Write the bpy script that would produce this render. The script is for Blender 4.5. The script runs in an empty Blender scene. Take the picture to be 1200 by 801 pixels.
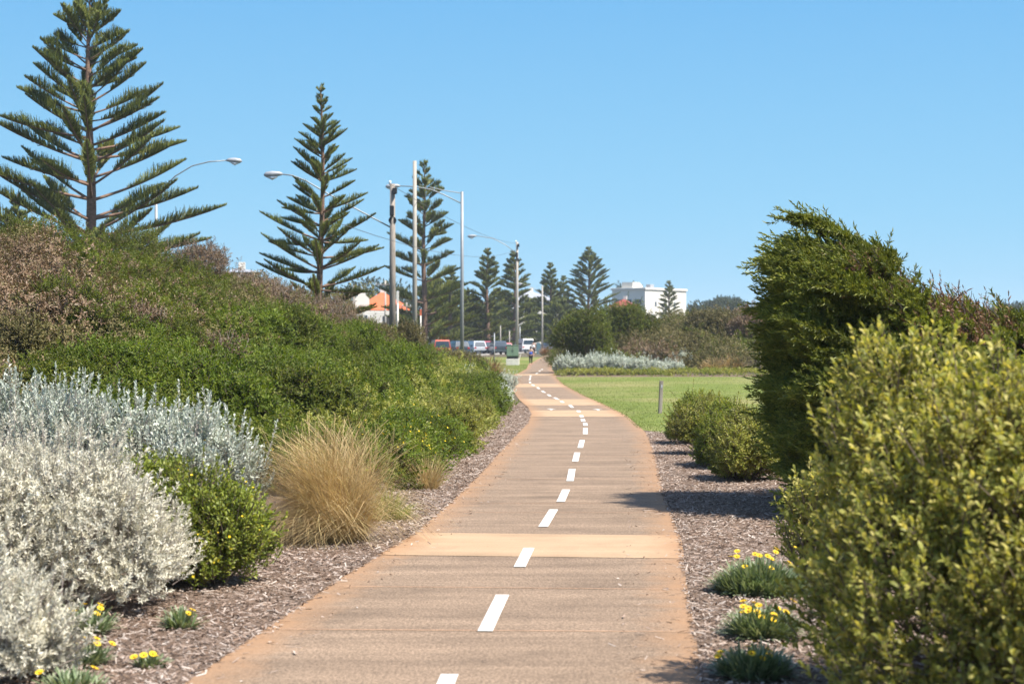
import bpy, math, random
import numpy as np
from mathutils import Vector, Matrix
random.seed(3)
RNG = np.random.default_rng
HAZE = .0002
F, H = 2100.0, 2.1            # focal length in photo pixels, eye height
S = bpy.context.scene
COL = S.collection

def gp(x, y):                  # photo pixel on the flat ground -> metres
    d = F*H/(y-400.0)
    return ((x-600.0)/F*d, d)
def at(x, y, d):               # photo pixel at a given distance -> metres
    return ((x-600.0)/F*d, d, H-(y-400.0)/F*d)
def ss(t):
    t = np.clip(t, 0, 1); return t*t*(3-2*t)

# ------------------------------------------------------------------ terrain
PL = np.array([(-4, -3.45), (0, -3.1), (11, -2.0), (15.9, -1.51), (19.2, -1.08), (24, -.76), (28, -.53), (36.8, -.09), (46, .40), (52, .55),
               (58, .48), (65, .25), (76, .05), (88, -.06), (104, -.12), (112, 0.0), (120, .45), (140, 1.15), (165, 1.5), (178, 1.95), (213, 4.0), (250, 8)])
PR = np.array([(-4, -.1), (0, .25), (11, 1.16), (13, 1.33), (15.9, 1.54), (19.2, 1.80), (24.2, 2.06), (30.2, 2.45), (35, 2.77), (40.8, 3.08), (50, 3.24),
               (57.3, 3.15), (65, 2.95), (73.5, 2.75), (88, 2.55), (104, 2.6), (112, 2.72), (120, 2.9), (140, 3.1), (178, 4.0), (213, 5.8), (250, 9.8)])
VB = np.array([(5, -4), (11, -2.9), (14.7, -2.7), (17, -2.3), (21, -1.5), (27.5, -1.15), (34, -.75), (55, 0), (70, -.3), (100, -1), (130, -2.5), (400, -12)])
def pl(y): return np.interp(y, PL[:, 0], PL[:, 1])
def pr(y): return np.interp(y, PR[:, 0], PR[:, 1])
def vb(y): return np.interp(y, VB[:, 0], VB[:, 1])
def hz(x, y):
    x = np.asarray(x, float); y = np.asarray(y, float)
    u = vb(y)-0.6-x
    prof = 3.7*ss(u/11.0)*(1-.9*ss((u-12.5)/9))
    along = ss((y-17)/20)*(1-.85*ss((y-82)/80))
    zl = (prof + .16*np.sin(x*.9+y*.31)*np.sin(y*.55-x*.2)*ss(u/4)*(1-ss((u-13)/6)))*along
    zr = 2.25*ss((x-4.0)/6)*ss((y-112)/22)*(1-ss((y-185)/60))*(1+.12*np.sin(x*.35+1))
    return zl + zr + .5*ss((y-172)/40) + 5.5*ss((y-330)/130)*(1+.15*np.sin(x*.013+2)+.1*np.sin(x*.05))
def hf(x, y): return float(hz(x, y))

# ------------------------------------------------------------------ mesh building
class G:
    def __init__(s): s.V = []; s.Q = []; s.T = []; s.n = 0; s.mq = []; s.mt = []
    def add(s, V, Q=None, T=None, m=0):
        V = np.asarray(V, float).reshape(-1, 3); s.V.append(V)
        if Q is not None and len(Q): s.Q.append(np.asarray(Q, int).reshape(-1, 4)+s.n); s.mq.append(np.full(len(s.Q[-1]), m))
        if T is not None and len(T): s.T.append(np.asarray(T, int).reshape(-1, 3)+s.n); s.mt.append(np.full(len(s.T[-1]), m))
        s.n += len(V)
    def build(s, name, mats, parent=None, smooth=False, loc=None, attr=None):
        me = bpy.data.meshes.new(name)
        V = np.concatenate(s.V) if s.V else np.zeros((0, 3))
        Q = np.concatenate(s.Q) if s.Q else np.zeros((0, 4), int)
        T = np.concatenate(s.T) if s.T else np.zeros((0, 3), int)
        me.vertices.add(len(V)); me.vertices.foreach_set('co', V.astype(np.float32).ravel())
        nl = Q.size+T.size
        me.loops.add(nl); me.loops.foreach_set('vertex_index', np.concatenate([Q.ravel(), T.ravel()]).astype(np.int32))
        npoly = len(Q)+len(T); me.polygons.add(npoly)
        st = np.concatenate([np.arange(len(Q))*4, Q.size+np.arange(len(T))*3]).astype(np.int32)
        me.polygons.foreach_set('loop_start', st)
        mi = np.concatenate(s.mq+s.mt) if npoly else np.zeros(0)
        me.polygons.foreach_set('material_index', mi.astype(np.int32))
        me.polygons.foreach_set('use_smooth', np.full(npoly, bool(smooth)))
        for m in (mats if isinstance(mats, (list, tuple)) else [mats]): me.materials.append(m)
        if attr is not None:
            for k, v in attr.items():
                a = me.attributes.new(k, 'FLOAT', 'POINT'); a.data.foreach_set('value', np.asarray(v, np.float32))
        me.update(calc_edges=True)
        o = bpy.data.objects.new(name, me); COL.objects.link(o)
        if parent is not None: o.parent = parent
        if loc is not None: o.location = loc
        return o

def nrm(a): return a/np.maximum(np.linalg.norm(a, axis=-1, keepdims=True), 1e-9)
def perp(d):
    r = np.where(np.abs(d[..., 2:3]) < .9, np.array([0, 0, 1.]), np.array([1., 0, 0]))
    a = nrm(np.cross(d, r)); return a, np.cross(d, a)

def leaf_quads(g, P, D, N, L, W, bend=.12, m=0):       # rhombic leaves, many at once
    n = len(P); Sd = nrm(np.cross(D, N)); L = np.broadcast_to(L, (n,))[:, None]; W = np.broadcast_to(W, (n,))[:, None]
    mid = P+D*L*.48+N*L*bend
    V = np.stack([P, mid+Sd*W*.5, P+D*L, mid-Sd*W*.5], 1)
    g.add(V, np.arange(n*4).reshape(n, 4), m=m)
def leaf_ovals(g, P, D, N, L, W, fold=.16, m=0):       # folded obovate leaves with six vertices
    n = len(P); Sd = nrm(np.cross(D, N)); L = np.broadcast_to(L, (n,))[:, None]; W = np.broadcast_to(W, (n,))[:, None]
    a = P+D*L*.38+N*L*.06; b = P+D*L*.76+N*L*.05
    V = np.stack([P, a+Sd*W*.4+N*W*fold, a-Sd*W*.4+N*W*fold, b+Sd*W*.45+N*W*fold, b-Sd*W*.45+N*W*fold, P+D*L], 1)
    k = np.arange(n)[:, None]*6
    g.add(V, k+np.array([[1, 2, 4, 3]]), np.concatenate([k+np.array([[0, 2, 1]]), k+np.array([[3, 4, 5]])]), m=m)
def prisms(g, A, B, ra, rb, sides=3, m=0):             # many tapered sticks at once
    n = len(A); d = nrm(B-A); a, b = perp(d)
    ra = np.broadcast_to(ra, (n,))[:, None]; rb = np.broadcast_to(rb, (n,))[:, None]
    ang = [2*math.pi*i/sides for i in range(sides)]
    V = np.stack([A+(a*math.cos(t)+b*math.sin(t))*ra for t in ang]+[B+(a*math.cos(t)+b*math.sin(t))*rb for t in ang], 1)
    k = np.arange(n)[:, None]*2*sides
    Q = np.concatenate([k+np.array([[i, (i+1) % sides, sides+(i+1) % sides, sides+i]]) for i in range(sides)])
    g.add(V, Q, m=m)
def blades(g, P, D, droop, L, W, seg=3, side=None, m=0, tipw=.12, dv=(0, 0, -1.)): # many curved strips at once
    n = len(P); L = np.broadcast_to(L, (n,))[:, None]; W = np.broadcast_to(W, (n,))[:, None]
    droop = np.broadcast_to(droop, (n,))[:, None]
    if side is None: side = nrm(np.cross(D, np.array([0, 0, 1.])+.001))
    p = P.copy(); d = D.copy(); rows = []
    for i in range(seg+1):
        w = W*.5*(1-(1-tipw)*(i/seg)**1.5)
        rows += [p-side*w, p+side*w]
        p = p+d*L/seg; d = nrm(d+np.array(dv)*droop/seg*(.35+1.3*(i+1)/seg))
    V = np.stack(rows, 1); k = np.arange(n)[:, None]*2*(seg+1)
    g.add(V, np.concatenate([k+np.array([[2*i, 2*i+1, 2*i+3, 2*i+2]]) for i in range(seg)]), m=m)
def tube(g, pts, rad, sides=8, cap=True, m=0):
    pts = np.asarray(pts, float); n = len(pts); rad = np.broadcast_to(rad, (n,))
    t = nrm(np.gradient(pts, axis=0)); rows = []
    a0, _ = perp(t[:1]); a = a0[0]
    for i in range(n):
        a = a-t[i]*np.dot(a, t[i]); a /= np.linalg.norm(a)+1e-9; b = np.cross(t[i], a)
        rows.append([pts[i]+(a*math.cos(q)+b*math.sin(q))*rad[i] for q in np.arange(sides)*2*math.pi/sides])
    V = np.array(rows).reshape(-1, 3); Q = []; T = []
    for i in range(n-1):
        for j in range(sides):
            Q.append((i*sides+j, i*sides+(j+1) % sides, (i+1)*sides+(j+1) % sides, (i+1)*sides+j))
    if cap:
        V = np.concatenate([V, [pts[0], pts[-1]]])
        for j in range(sides):
            T.append((n*sides, (j+1) % sides, j)); T.append((n*sides+1, (n-1)*sides+j, (n-1)*sides+(j+1) % sides))
    g.add(V, Q, T, m=m)
def box(g, c, s, rz=0, bev=0.0, taper=1.0, m=0):       # bevelled box: centre, size
    x, y, z = np.array(s)/2.; b = min(bev, x*.9, y*.9, z*.9)
    rings = [(-z, b), (-z+b, 0), (z-b, 0), (z, b)] if b > 0 else [(-z, 0), (z, 0)]
    V = []
    for zz, ins in rings:
        k = 1+(taper-1)*(zz+z)/(2*z); X, Y = (x-ins)*k, (y-ins)*k; bb = b*.8
        if b > 0: V += [(-X+bb, -Y, zz), (X-bb, -Y, zz), (X, -Y+bb, zz), (X, Y-bb, zz), (X-bb, Y, zz), (-X+bb, Y, zz), (-X, Y-bb, zz), (-X, -Y+bb, zz)]
        else: V += [(-X, -Y, zz), (X, -Y, zz), (X, Y, zz), (-X, Y, zz)]
    k = 8 if b > 0 else 4; V = np.array(V); Q = []; T = []
    for r in range(len(rings)-1):
        for j in range(k): Q.append((r*k+j, r*k+(j+1) % k, (r+1)*k+(j+1) % k, (r+1)*k+j))
    e = (len(rings)-1)*k
    if k == 4: Q += [(3, 2, 1, 0), (e, e+1, e+2, e+3)]
    else:
        Q += [(7, 6, 3, 2)[::1], (e+7, e+2, e+3, e+6), (0, 7, 2, 1), (e+0, e+1, e+2, e+7), (6, 5, 4, 3), (e+6, e+3, e+4, e+5)]
    c_, s_ = math.cos(rz), math.sin(rz)
    V = np.stack([V[:, 0]*c_-V[:, 1]*s_, V[:, 0]*s_+V[:, 1]*c_, V[:, 2]], 1)+np.array(c)
    g.add(V, Q, T, m=m)
def extr(g, poly, y0, y1, m=0):                         # side profile in (x,z) extruded along y
    n = len(poly); V = [(p[0], y0, p[1]) for p in poly]+[(p[0], y1, p[1]) for p in poly]
    V += [(sum(p[0] for p in poly)/n, y0, sum(p[1] for p in poly)/n), (sum(p[0] for p in poly)/n, y1, sum(p[1] for p in poly)/n)]
    Q = [(i, (i+1) % n, n+(i+1) % n, n+i) for i in range(n)]
    T = [(2*n, (i+1) % n, i) for i in range(n)]+[(2*n+1, n+i, n+(i+1) % n) for i in range(n)]
    g.add(V, Q, T, m=m)

# ------------------------------------------------------------------ scene tree
def tag(o, label=None, cat=None, group=None, kind=None):
    if label: o['label'] = label
    if cat: o['category'] = cat
    if group: o['group'] = group
    if kind: o['kind'] = kind
    return o
def thing(name, loc, label, cat, group=None, rz=0.0):
    o = bpy.data.objects.new(name, None); COL.objects.link(o); o.empty_display_size = .2
    o.location = loc; o.rotation_euler = (0, 0, rz)
    return tag(o, label, cat, group)
def dup(root, loc, rz=0.0, sc=1.0, label=None, group=None):
    def cp(o, parent):
        c = o.copy(); COL.objects.link(c)
        if parent is not None: c.parent = parent
        for ch in list(o.children): cp(ch, c)
        return c
    r = cp(root, None); r.location = loc; r.rotation_euler = (0, 0, rz)
    r.scale = sc if isinstance(sc, tuple) else (sc, sc, sc)
    if label: r['label'] = label
    if group: r['group'] = group
    return r

# ------------------------------------------------------------------ materials
def newmat(name):
    m = bpy.data.materials.new(name); m.use_nodes = True; nt = m.node_tree; nt.nodes.clear()
    out = nt.nodes.new('ShaderNodeOutputMaterial'); return m, nt, out
def nd(nt, t, **kw):
    n = nt.nodes.new(t)
    for k, v in kw.items():
        if k in n.inputs.keys(): n.inputs[k].default_value = v
        else: setattr(n, k, v)
    return n
def rgba(c): return (c[0], c[1], c[2], 1.0)
def ramp(nt, fac, cols, pos=None):
    r = nt.nodes.new('ShaderNodeValToRGB'); e = r.color_ramp.elements; n = len(cols)
    while len(e) < n: e.new(.5)
    for i, c in enumerate(cols):
        e[i].position = pos[i] if pos else i/(n-1); e[i].color = rgba(c)
    nt.links.new(fac, r.inputs[0]); return r.outputs[0]
def mix(nt, fac, a, b, mode='MIX'):
    x = nt.nodes.new('ShaderNodeMix'); x.data_type = 'RGBA'; x.blend_type = mode
    for i, v in ((0, fac), (6, a), (7, b)):
        if isinstance(v, (float, int)): x.inputs[i].default_value = v
        elif isinstance(v, (tuple, list)): x.inputs[i].default_value = rgba(v)
        else: nt.links.new(v, x.inputs[i])
    return x.outputs[2]
def noise(nt, vec, scale, detail=3, rough=.6):
    n = nd(nt, 'ShaderNodeTexNoise', Scale=scale, Detail=detail, Roughness=rough)
    if vec is not None: nt.links.new(vec, n.inputs['Vector'])
    return n.outputs['Fac']
def mrange(nt, v, a, b, c, d):
    n = nd(nt, 'ShaderNodeMapRange'); nt.links.new(v, n.inputs[0])
    for i, x in enumerate((a, b, c, d)): n.inputs[i+1].default_value = x
    return n.outputs[0]
def mapping(nt, vec, sc):
    n = nd(nt, 'ShaderNodeMapping'); n.inputs['Scale'].default_value = sc; nt.links.new(vec, n.inputs[0]); return n.outputs[0]
def leafmat(name, cols, trans=.4, rough=.5, var=.3, cs=1.1, spec=.35, tint=(1.25, 1.2, .6)):
    m, nt, out = newmat(name); geo = nd(nt, 'ShaderNodeNewGeometry')
    c = ramp(nt, geo.outputs['Random Per Island'], cols)
    f = mrange(nt, noise(nt, geo.outputs['Position'], cs, 4, .7), .32, .68, 1-var-.08, 1+var+.08)
    comb = nd(nt, 'ShaderNodeCombineColor'); [nt.links.new(f, comb.inputs[i]) for i in range(3)]
    c = mix(nt, 1.0, c, comb.outputs[0], 'MULTIPLY')
    p = nd(nt, 'ShaderNodeBsdfPrincipled', Roughness=rough); p.inputs['Specular IOR Level'].default_value = spec
    nt.links.new(c, p.inputs['Base Color'])
    t = nd(nt, 'ShaderNodeBsdfTranslucent'); nt.links.new(mix(nt, 1.0, c, tint, 'MULTIPLY'), t.inputs[0])
    x = nd(nt, 'ShaderNodeMixShader'); x.inputs[0].default_value = trans
    nt.links.new(p.outputs[0], x.inputs[1]); nt.links.new(t.outputs[0], x.inputs[2]); nt.links.new(x.outputs[0], out.inputs[0])
    return m
def mat(name, c, rough=.7, metal=0.0, var=.15, scale=3.0, spec=.4, bump=0.0, stretch=(1, 1, 1), c2=None):
    m, nt, out = newmat(name); tc = nd(nt, 'ShaderNodeTexCoord')
    v = mapping(nt, tc.outputs['Object'], stretch)
    nz = noise(nt, v, scale, 5)
    lo = tuple(x*(1-var) for x in c); hi = c2 or tuple(min(x*(1+var), 1) for x in c)
    col = ramp(nt, nz, [lo, hi], [.32, .68])
    p = nd(nt, 'ShaderNodeBsdfPrincipled', Roughness=rough, Metallic=metal); p.inputs['Specular IOR Level'].default_value = spec
    nt.links.new(col, p.inputs['Base Color'])
    if bump:
        b = nd(nt, 'ShaderNodeBump', Strength=bump, Distance=.02); nt.links.new(nz, b.inputs['Height']); nt.links.new(b.outputs[0], p.inputs['Normal'])
    nt.links.new(p.outputs[0], out.inputs[0]); return m

# --- ground materials
def ground_mat(name, cols, scale, fine, bump=.5, patch=None, ps=.25):
    m, nt, out = newmat(name); geo = nd(nt, 'ShaderNodeNewGeometry'); P = geo.outputs['Position']
    c = ramp(nt, noise(nt, P, scale, 6, .7), cols, [.3+.4*i/(len(cols)-1) for i in range(len(cols))])
    f = mrange(nt, noise(nt, P, fine, 3, .7), .3, .7, .7, 1.3)
    comb = nd(nt, 'ShaderNodeCombineColor'); [nt.links.new(f, comb.inputs[i]) for i in range(3)]
    c = mix(nt, 1.0, c, comb.outputs[0], 'MULTIPLY')
    if patch: c = mix(nt, mrange(nt, noise(nt, P, ps, 4), .48, .66, 0, .8), c, patch)
    p = nd(nt, 'ShaderNodeBsdfPrincipled', Roughness=.95); p.inputs['Specular IOR Level'].default_value = .1
    nt.links.new(c, p.inputs['Base Color'])
    b = nd(nt, 'ShaderNodeBump', Strength=bump, Distance=.03); nt.links.new(noise(nt, P, fine, 4), b.inputs['Height']); nt.links.new(b.outputs[0], p.inputs['Normal'])
    nt.links.new(p.outputs[0], out.inputs[0]); return m
M = {}
M['soil'] = ground_mat('soil', [(.05, .042, .028), (.10, .085, .055), (.15, .12, .08)], 2.2, 22)
M['mulch'] = ground_mat('mulch', [(.10, .066, .046), (.19, .135, .10), (.28, .215, .17)], 14, 60, .9, (.15, .095, .062), .6)
M['lawn'] = ground_mat('lawn', [(.085, .115, .022), (.125, .155, .033), (.17, .19, .05)], 1.1, 26, .5, (.25, .215, .095), .09)
M['road'] = ground_mat('road', [(.05, .052, .058), (.07, .072, .078), (.085, .086, .09)], .6, 30, .2)

def path_mat(name, base, light, agg, seam):
    m, nt, out = newmat(name); geo = nd(nt, 'ShaderNodeNewGeometry'); P = geo.outputs['Position']
    st = noise(nt, mapping(nt, P, (.35, 2.6, 1)), 1.0, 4, .65)
    c = ramp(nt, st, [base, light], [.3, .72])
    c = mix(nt, mrange(nt, noise(nt, P, .9, 4), .5, .72, 0, .55), c, tuple(x*.72 for x in base))
    f = noise(nt, mapping(nt, P, (1, .4, 1)), 55, 4, .85)
    g_ = mrange(nt, f, .32, .68, 1-agg, 1+agg)
    comb = nd(nt, 'ShaderNodeCombineColor'); [nt.links.new(g_, comb.inputs[i]) for i in range(3)]
    c = mix(nt, 1.0, c, comb.outputs[0], 'MULTIPLY')
    at_ = nd(nt, 'ShaderNodeAttribute', attribute_name='edge')
    en = nd(nt, 'ShaderNodeMath', operation='ADD'); nt.links.new(at_.outputs['Fac'], en.inputs[0])
    nt.links.new(mrange(nt, noise(nt, P, 2.2, 5, .7), 0, 1, -.45, .45), en.inputs[1])
    c = mix(nt, mrange(nt, en.outputs[0], 0.0, .42, .85, 0), c, seam)
    sp = nd(nt, 'ShaderNodeTexVoronoi', Scale=3.2); nt.links.new(P, sp.inputs['Vector'])
    c = mix(nt, mrange(nt, sp.outputs['Distance'], .02, .05, .5, 0), c, (.07, .055, .045))
    p = nd(nt, 'ShaderNodeBsdfPrincipled', Roughness=.9); p.inputs['Specular IOR Level'].default_value = .2
    nt.links.new(c, p.inputs['Base Color'])
    b = nd(nt, 'ShaderNodeBump', Strength=.35, Distance=.01); nt.links.new(f, b.inputs['Height']); nt.links.new(b.outputs[0], p.inputs['Normal'])
    nt.links.new(p.outputs[0], out.inputs[0]); return m
M['asphalt'] = path_mat('path_asphalt', (.155, .110, .075), (.27, .192, .130), .6, (.29, .17, .092))
M['band'] = path_mat('path_concrete', (.33, .225, .135), (.40, .28, .175), .14, (.30, .17, .09))
M['joint'] = mat('sandy_joint', (.36, .22, .13), .9, var=.3, scale=8)
def paint_mat():
    m, nt, out = newmat('line_paint'); geo = nd(nt, 'ShaderNodeNewGeometry'); P = geo.outputs['Position']
    c = ramp(nt, noise(nt, P, 6, 4), [(.50, .47, .42), (.64, .62, .56)], [.3, .65])
    c = mix(nt, mrange(nt, noise(nt, P, 70, 4, .8), .60, .68, 0, .75), c, (.20, .145, .10))
    p = nd(nt, 'ShaderNodeBsdfPrincipled', Roughness=.75); nt.links.new(c, p.inputs['Base Color']); nt.links.new(p.outputs[0], out.inputs[0]); return m
M['paint'] = paint_mat()

# --- plant materials
GREEN = [(.020, .042, .008), (.040, .080, .012), (.062, .108, .018), (.09, .14, .03)]
M['scrub_green'] = leafmat('scrub_green', [(0.0546, 0.0735, 0.0102), (0.0883, 0.116, 0.0153), (0.127, 0.154, 0.0225), (0.195, 0.197, 0.0459)], var=.35, cs=.7, spec=.18)
M['scrub_olive'] = leafmat('scrub_olive', [(0.0708, 0.0684, 0.0236), (0.118, 0.109, 0.0401), (0.177, 0.153, 0.0649), (0.236, 0.189, 0.0944)], var=.3, cs=.6, trans=.2, spec=.12)
M['scrub_dry'] = leafmat('scrub_dry', [(.13, .08, .046), (.19, .12, .07), (.26, .175, .11), (.13, .115, .04)], var=.3, cs=.6, trans=.15)
M['hedge_green'] = leafmat('hedge_green', [(0.0585, 0.0919, 0.0102), (0.0936, 0.136, 0.0143), (0.13, 0.177, 0.0204), (0.189, 0.22, 0.0347)], var=.3, cs=.9, spec=.2)
M['lime'] = leafmat('lime_leaf', [(0.137, 0.158, 0.0259), (0.216, 0.237, 0.043), (0.287, 0.287, 0.0646), (0.374, 0.345, 0.1)], var=.25, cs=1.4)
M['bright'] = leafmat('bright_leaf', [(0.102, 0.131, 0.0164), (0.156, 0.197, 0.0238), (0.218, 0.261, 0.0358), (0.313, 0.313, 0.0596)], var=.25, cs=2.)
M['coast'] = leafmat('coast_leaf', [(0.159, 0.178, 0.0371), (0.27, 0.278, 0.0601), (0.404, 0.379, 0.0928), (0.565, 0.486, 0.153)], var=.28, cs=1.6, trans=.45, rough=.5, spec=.28)
M['silver'] = leafmat('silver_leaf', [(0.484, 0.456, 0.353), (0.586, 0.558, 0.446), (0.679, 0.651, 0.539), (0.744, 0.707, 0.605)], var=.2, cs=3.5, trans=.2, rough=.8, spec=.15, tint=(1, .98, .85))
M['saltbush'] = leafmat('saltbush_leaf', [(.34, .385, .31), (.44, .475, .395), (.54, .565, .48), (.64, .65, .56)], var=.2, cs=3, trans=.2, rough=.8, spec=.15, tint=(1, 1, .85))
M['cypress'] = leafmat('cypress_leaf', [(0.0784, 0.101, 0.0146), (0.134, 0.162, 0.0224), (0.202, 0.224, 0.0336), (0.291, 0.291, 0.056)], var=.3, cs=1.4, trans=.25)
M['russet'] = leafmat('russet_leaf', [(0.11, 0.055, 0.033), (0.187, 0.0935, 0.055), (0.275, 0.143, 0.088), (0.143, 0.099, 0.0495)], var=.3, cs=2, trans=.15)
M['pine'] = leafmat('pine_leaf', [(0.0515, 0.0707, 0.0132), (0.0934, 0.115, 0.0198), (0.148, 0.167, 0.0277), (0.225, 0.231, 0.0448)], var=.25, cs=.5, trans=.2)
M['far_leaf'] = leafmat('far_leaf', [(0.0286, 0.0442, 0.0234), (0.0455, 0.065, 0.0312), (0.0715, 0.091, 0.039)], var=.35, cs=.25, trans=.15)
M['yellow_leaf'] = leafmat('yellow_leaf', [(.10, .10, .02), (.2, .18, .03), (.30, .24, .04)], var=.3, cs=.5)
M['straw'] = leafmat('straw', [(0.27, 0.182, 0.081), (0.446, 0.317, 0.149), (0.594, 0.446, 0.23), (0.486, 0.405, 0.176)], var=.2, cs=3, trans=.25, tint=(1.1, 1, .7))
M['rust_grass'] = leafmat('rust_grass', [(.17, .08, .035), (.26, .13, .06), (.32, .2, .09)], var=.2, cs=3, trans=.2)
M['gaz_leaf'] = leafmat('gazania_leaf', [(0.0935, 0.138, 0.055), (0.149, 0.198, 0.0935), (0.22, 0.264, 0.143), (0.286, 0.319, 0.198)], var=.2, cs=6, trans=.2)
M['petal'] = leafmat('petal', [(.70, .46, .01), (.80, .56, .015), (.85, .62, .03)], var=.1, cs=5, trans=.25, tint=(1.1, 1, .5))
M['disc'] = mat('flower_disc', (.35, .17, .02), .8)
M['chip'] = leafmat('chip', [(.10, .062, .042), (.20, .14, .10), (.30, .225, .18), (.42, .36, .31), (.17, .105, .07)], var=.15, cs=1, trans=0, rough=.9, spec=.1)
M['grass'] = leafmat('grass_blade', [(.09, .12, .022), (.13, .165, .035), (.19, .205, .06)], var=.25, cs=.4, trans=.3)
M['twig'] = mat('twig', (.13, .095, .07), .9, var=.4, scale=9)
M['pale_twig'] = mat('pale_twig', (.30, .25, .22), .9, var=.3, scale=9)
M['bark'] = mat('pine_bark', (.17, .105, .07), .95, var=.4, scale=5, bump=.6, stretch=(1, 1, 3))
M['dark_bark'] = mat('dark_bark', (.055, .042, .032), .95, var=.4, scale=6, bump=.5)

# ------------------------------------------------------------------ foliage generators
def clusters(g, tips, dirs, k, tw, L, W, rng, kind='quad', wide=1.05, narrow=.4, jit=.25, m=0):
    n = len(tips); d = nrm(dirs); a, b = perp(d)
    j = np.arange(k)[None, :]; ph = rng.random((n, 1))*6.28+j*2.4+rng.normal(0, .3, (n, k))
    f = (j+.5)/k*np.ones((n, 1))
    base = tips[:, None]-d[:, None]*(tw*(1-f))[..., None]
    phi = wide+(narrow-wide)*f+rng.normal(0, jit, (n, k))
    side = a[:, None]*np.cos(ph)[..., None]+b[:, None]*np.sin(ph)[..., None]
    D = d[:, None]*np.cos(phi)[..., None]+side*np.sin(phi)[..., None]
    N = d[:, None]*np.sin(phi)[..., None]-side*np.cos(phi)[..., None]
    sc = (.65+.7*rng.random((n, k))).ravel()
    (leaf_ovals if kind == 'oval' else leaf_quads)(g, base.reshape(-1, 3), D.reshape(-1, 3), N.reshape(-1, 3), L*sc, W*sc, m=m)
def lump_tips(lumps, n, rng, up=.55, shell=.35, zmin=.04, low=-.35, wob=.13):
    L = np.array(lumps, float); w = L[:, 3]*L[:, 4]+L[:, 5]*(L[:, 3]+L[:, 4]); w /= w.sum(); T = []; D = []; got = 0
    while got < n:
        i = rng.choice(len(L), n*2, p=w); v = nrm(rng.normal(0, 1, (n*2, 3)))
        ok = v[:, 2] > low; i = i[ok]; v = v[ok]
        rr = 1-shell*rng.random(len(i))**2.2
        rr = rr*(1+wob*np.sin(v[:, 0]*5+i*1.7)*np.sin(v[:, 1]*6+i)+wob*.5*rng.normal(0, 1, len(i)).clip(-1.5, 1.5))
        p = L[i, :3]+v*L[i, 3:6]*rr[:, None]
        q = ((p[:, None]-L[None, :, :3])/L[None, :, 3:6]); rmin = np.sort(np.linalg.norm(q, axis=2), 1)[:, 0]
        ok = (rmin > .62) & (p[:, 2] > zmin); p = p[ok]; nn = nrm(v[ok]/L[i[ok], 3:6])
        T.append(p); D.append(nrm(nn+np.array([0, 0, up])+rng.normal(0, .28, p.shape))); got += len(p)
    return np.concatenate(T)[:n], np.concatenate(D)[:n]
def stems(g, tips, rng, n, r=.008, spread=.1, m=0, bend=.12):
    idx = rng.choice(len(tips), min(n, len(tips)), replace=False); t = tips[idx]
    b = np.stack([t[:, 0]*.12+rng.normal(0, spread, len(t)), t[:, 1]*.12+rng.normal(0, spread, len(t)), np.full(len(t), -.03)], 1)
    c = b*.45+t*.55+rng.normal(0, bend, t.shape)*np.linalg.norm(t-b, axis=1, keepdims=True)*.4
    c[:, 2] = np.maximum(c[:, 2], .03)
    prisms(g, b, c, r*1.5, r, m=m); prisms(g, c, t, r, r*.4, m=m)
def shrub(name, loc, lumps, n, k, tw, L, W, leaf, label, group=None, stem='twig', seed=1, kind='quad', nst=80, rst=.007, cat='shrub', flowers=0, fs=.016, up=.4, shell=.4, wide=1.35, narrow=.6, low=-.35, wob=.13, rz=0, fpart='blossom', spk=.07, spl=1.3):
    rng = RNG(seed); root = thing(name, loc, label, cat, group, rz)
    T, D = lump_tips(lumps, n, rng, up, shell, low=low, wob=wob)
    s = G(); stems(s, T, rng, nst, rst); ii = rng.choice(n, int(n*spk), replace=False)
    P0 = T[ii].copy(); D[ii] = nrm(D[ii]+np.array([0, 0, .5])); T[ii] = P0+D[ii]*(tw*(.5+spl*rng.random(len(ii))))[:, None]; prisms(s, P0-D[ii]*tw*.6, T[ii], rst*.6, rst*.3)
    g = G(); clusters(g, T, D, k, tw, L, W, rng, kind, wide, narrow); g.build('foliage', M[leaf], root)
    prisms(s, T-D*tw*1.1, T, rst*.45, rst*.25); s.build('stem', M[stem], root)
    if flowers:
        i = rng.choice(n, flowers, replace=False); f = G(); P = T[i]+D[i]*(tw*.3+L*.5)
        for q in range(5):
            a, b = perp(D[i]); t = q*1.2566; v = a*math.cos(t)+b*math.sin(t)
            leaf_quads(f, P, nrm(v+D[i]*.4), D[i], fs, fs*.8)
        f.build(fpart, M['petal'], root)
    return root
def scatter_lumps(rx, ry, h, m, seed, low=.35):
    rng = RNG(seed); out = [(0, 0, h*.45, rx*.72, ry*.72, h*.55)]
    for i in range(m):
        a = rng.random()*6.28; r = .35+.4*rng.random(); s = .34+.26*rng.random()
        zz = h*(low+.28*rng.random()); out.append((math.cos(a)*rx*r, math.sin(a)*ry*r, zz, rx*s, ry*s, h*(.26+.2*rng.random())))
    return out

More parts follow.
